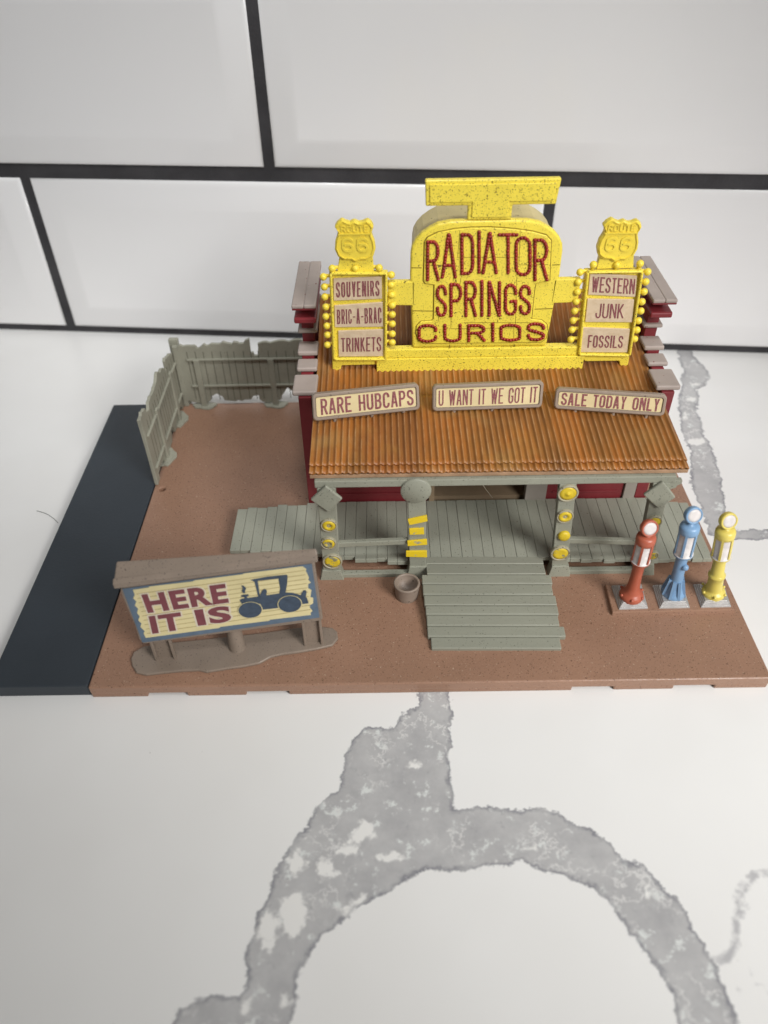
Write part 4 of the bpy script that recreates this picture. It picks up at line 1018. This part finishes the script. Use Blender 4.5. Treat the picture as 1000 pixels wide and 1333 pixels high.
for yc in (13.1, 16.2):
    g = G(); g.box((FX+.001, yc-.15, BZ), (FX+.13, yc+.15, zr1+.25)); po = g.obj("fence_post", 'fence', fs_, bevel=.03)
    g = G(); g.prism([(FX+.0+math.cos(a_)*.42*(1+.16*math.sin(4*a_+1)), yc+math.sin(a_)*.72*(1+.1*math.sin(5*a_)), BZ-.01) for a_ in np.linspace(0, 2*math.pi, 16, endpoint=False)], (0, 0, .1)); g.obj("foot_pad", 'fence', po, bevel=.02)
g = G(); g.box((FX-.15, 11.05, BZ), (FX+.02, 11.17, 4.25)); g.obj("end_post", 'fence', fs_, bevel=.03)
g = G()
yg = 11.3
while yg < 17.4:
    yg += rngp.uniform(.3, .48); g.box((FX-.03, yg, 1.1), (FX+.007, yg+.028, 3.75))
g.obj("plank_gaps", M['fence'] if False else bpy.data.materials["dark_plank_gap"], fp2)
# square corner post where the two panels meet
g = G(); g.box((FX-.16, 17.74, BZ-.4), (FX+.3, 18.02, 4.32)); g.box((FX+.02, 17.44, BZ), (FX+.28, 17.7, 4.1))
g.obj("corner_post", 'fence', fs_, bevel=.04)

# ================================================================== PUMPS
def pump(bpx, tpx, colr, label, ribs, tray):
    b = PZ(c7(*bpx), 1.0); t = PY(c7(*tpx), b[1])
    b = b.copy(); b[2] = .98
    ax = t-b; Hh = np.linalg.norm(ax); ax /= Hh
    root = thing("fuel_pump", (b[0], b[1], .78), label, "toy fuel pump", "vintage fuel pumps on the island")
    # stepped silver plinth
    q = [PZ(c7(*p), .79) for p in tray]
    ce = sum(q)/4; g = G()
    for k, (s_, z0, z1) in enumerate(((1.0, .77, .835), (.92, .83, .895), (.84, .89, .95), (.76, .945, 1.0))):
        lo = [np.array((*(ce+(p-ce)*s_)[:2], z0)) for p in q]; hi = [np.array((*(ce+(p-ce)*(s_-.03))[:2], z1)) for p in q]
        g.hexa(lo, hi)
    g.obj("plinth", 'silver', root, bevel=.006)
    at = lambda h: b+ax*h
    h = lambda f_: f_*Hh
    g = G()
    if ribs == 'skirt':
        pr = [(.46, -.02), (.47, .1), (.43, .16), (.40, .2), (.30, .5), (.25, .8), (.235, 1.2), (.225, 2.0)]
    elif ribs == 'ring':
        pr = [(.45, -.02), (.47, .12), (.42, .2), (.33, .24), (.31, .3), (.30, .75), (.31, .95), (.335, .98), (.34, 1.05), (.30, 1.09), (.255, 1.15), (.235, 2.0)]
    else:
        pr = [(.47, -.02), (.49, .06), (.49, .13), (.45, .22), (.37, .28), (.34, .33), (.29, .42), (.255, .6), (.225, 1.2), (.235, 1.7), (.26, 1.78), (.28, 2.0)]
    k = h(.49)/2.0
    pr = [(r*.92, z*k if z > .5 else z) for r, z in pr]
    g.lathe(at(0), pr, 32, ax)
    if ribs == 'skirt':
        for i in range(8):
            a = 2*math.pi*i/8+.2; d = np.array((math.cos(a), math.sin(a), 0))
            g.bar(at(.05)+d*.42, at(.82)+d*.25, .1, .1, (.3, .9, .1))
        g.ball(at(h(.375))+np.array((.1, -.22, 0)), .13, 12, 8)
    else:
        for i in range(6):
            a = 2*math.pi*i/6+.3; d = np.array((math.cos(a), math.sin(a), 0)); g.ball(at(.2)+d*.44, .06, 8, 6)
    g.obj("pump_column", colr, root)
    # head: panelled cylinder with white windows between posts
    z0, z1 = h(.485), h(.785)
    g = G(); g.lathe(at(z0), [(.30, 0), (.345, .03), (.36, .08), (.345, .12), (.31, .13), (.31, z1-z0-.12)], 32, ax); g.obj("pump_head_core", 'pump_glass', root)
    g = G()
    RS = .92
    e1 = np.cross(ax, (0, 1, 0)); e1 /= np.linalg.norm(e1); e2 = np.cross(ax, e1)
    for i in range(6):
        a = math.radians(62+60*i); d = e1*math.cos(a)+e2*math.sin(a)
        g.bar(at(z0+.08)+d*.315, at(z1-.08)+d*.315, .085, .07, tuple(d))
    g.lathe(at(z0), [(.27, -.02), (.35, .02), (.365, .07), (.345, .115), (.30, .12)], 32, ax)
    g.lathe(at(z1-.2), [(.30, 0), (.345, .02), (.355, .12), (.35, .26), (.32, .34), (.22, .38), (.12, .40), (.10, .5)], 32, ax)
    g.obj("pump_head", colr, root)
    # round globe sign facing out
    R_ = .315; gc = at(Hh-R_*.98)
    fd = np.array((.12, -.93, .34)); fd /= np.linalg.norm(fd)
    g = G(); g.lathe(gc-fd*.13, [(R_*.86, 0), (R_*.97, .04), (R_, .1), (R_, .2), (R_*.95, .26), (R_*.80, .265), (R_*.77, .235)], 36, fd)
    gl = g.obj("globe", colr, root)
    g = G(); g.lathe(gc-fd*.13, [(R_*.775, .1), (R_*.775, .24), (R_*.5, .255), (.001, .262)], 32, fd); g.obj("globe_face", 'pump_glass', gl)
pump((405,585), (490,262), 'pump_red', "brick red vintage pump on silver plinth, nearest the ramp", 'bell', [(318,543),(450,535),(480,641),(352,646)])
pump((588,572), (681,205), 'pump_blue', "sky blue vintage pump with finned skirt, middle of the island", 'skirt', [(497,541),(630,536),(661,638),(527,641)])
pump((762,572), (831,230), 'pump_yellow', "lemon yellow vintage pump with ringed column, at the base's right edge", 'ring', [(673,537),(806,533),(840,634),(708,637)])

# ================================================================== STRAY HAIR AND THREAD
g = G(); g.tube([PZ(p, .012+.02*math.sin(i)) for i, p in enumerate([(48,665),(56,667),(63,670),(70,675),(76,681)])], .012); hr = g.obj("stray_hair", 'hair', fix=False)
tag(hr, "short dark curved hair lying on the pale counter left of the charcoal strip", "hair")

g = G(); a_ = PY((616, 612), 5.12); b_ = PZ((641, 648), 1.26)
g.tube([a_+(b_-a_)*t+np.array((.05*math.sin(3*t), 0, -.12*math.sin(math.pi*t))) for t in np.linspace(0, 1, 9)], .009, 5); th_ = g.obj("stray_thread", 'thread', fix=False)
tag(th_, "fine pale thread hanging from the eave to the deck before the open doorway", "thread")

for o in TMP:
    if "_o" in o: del o["_o"]
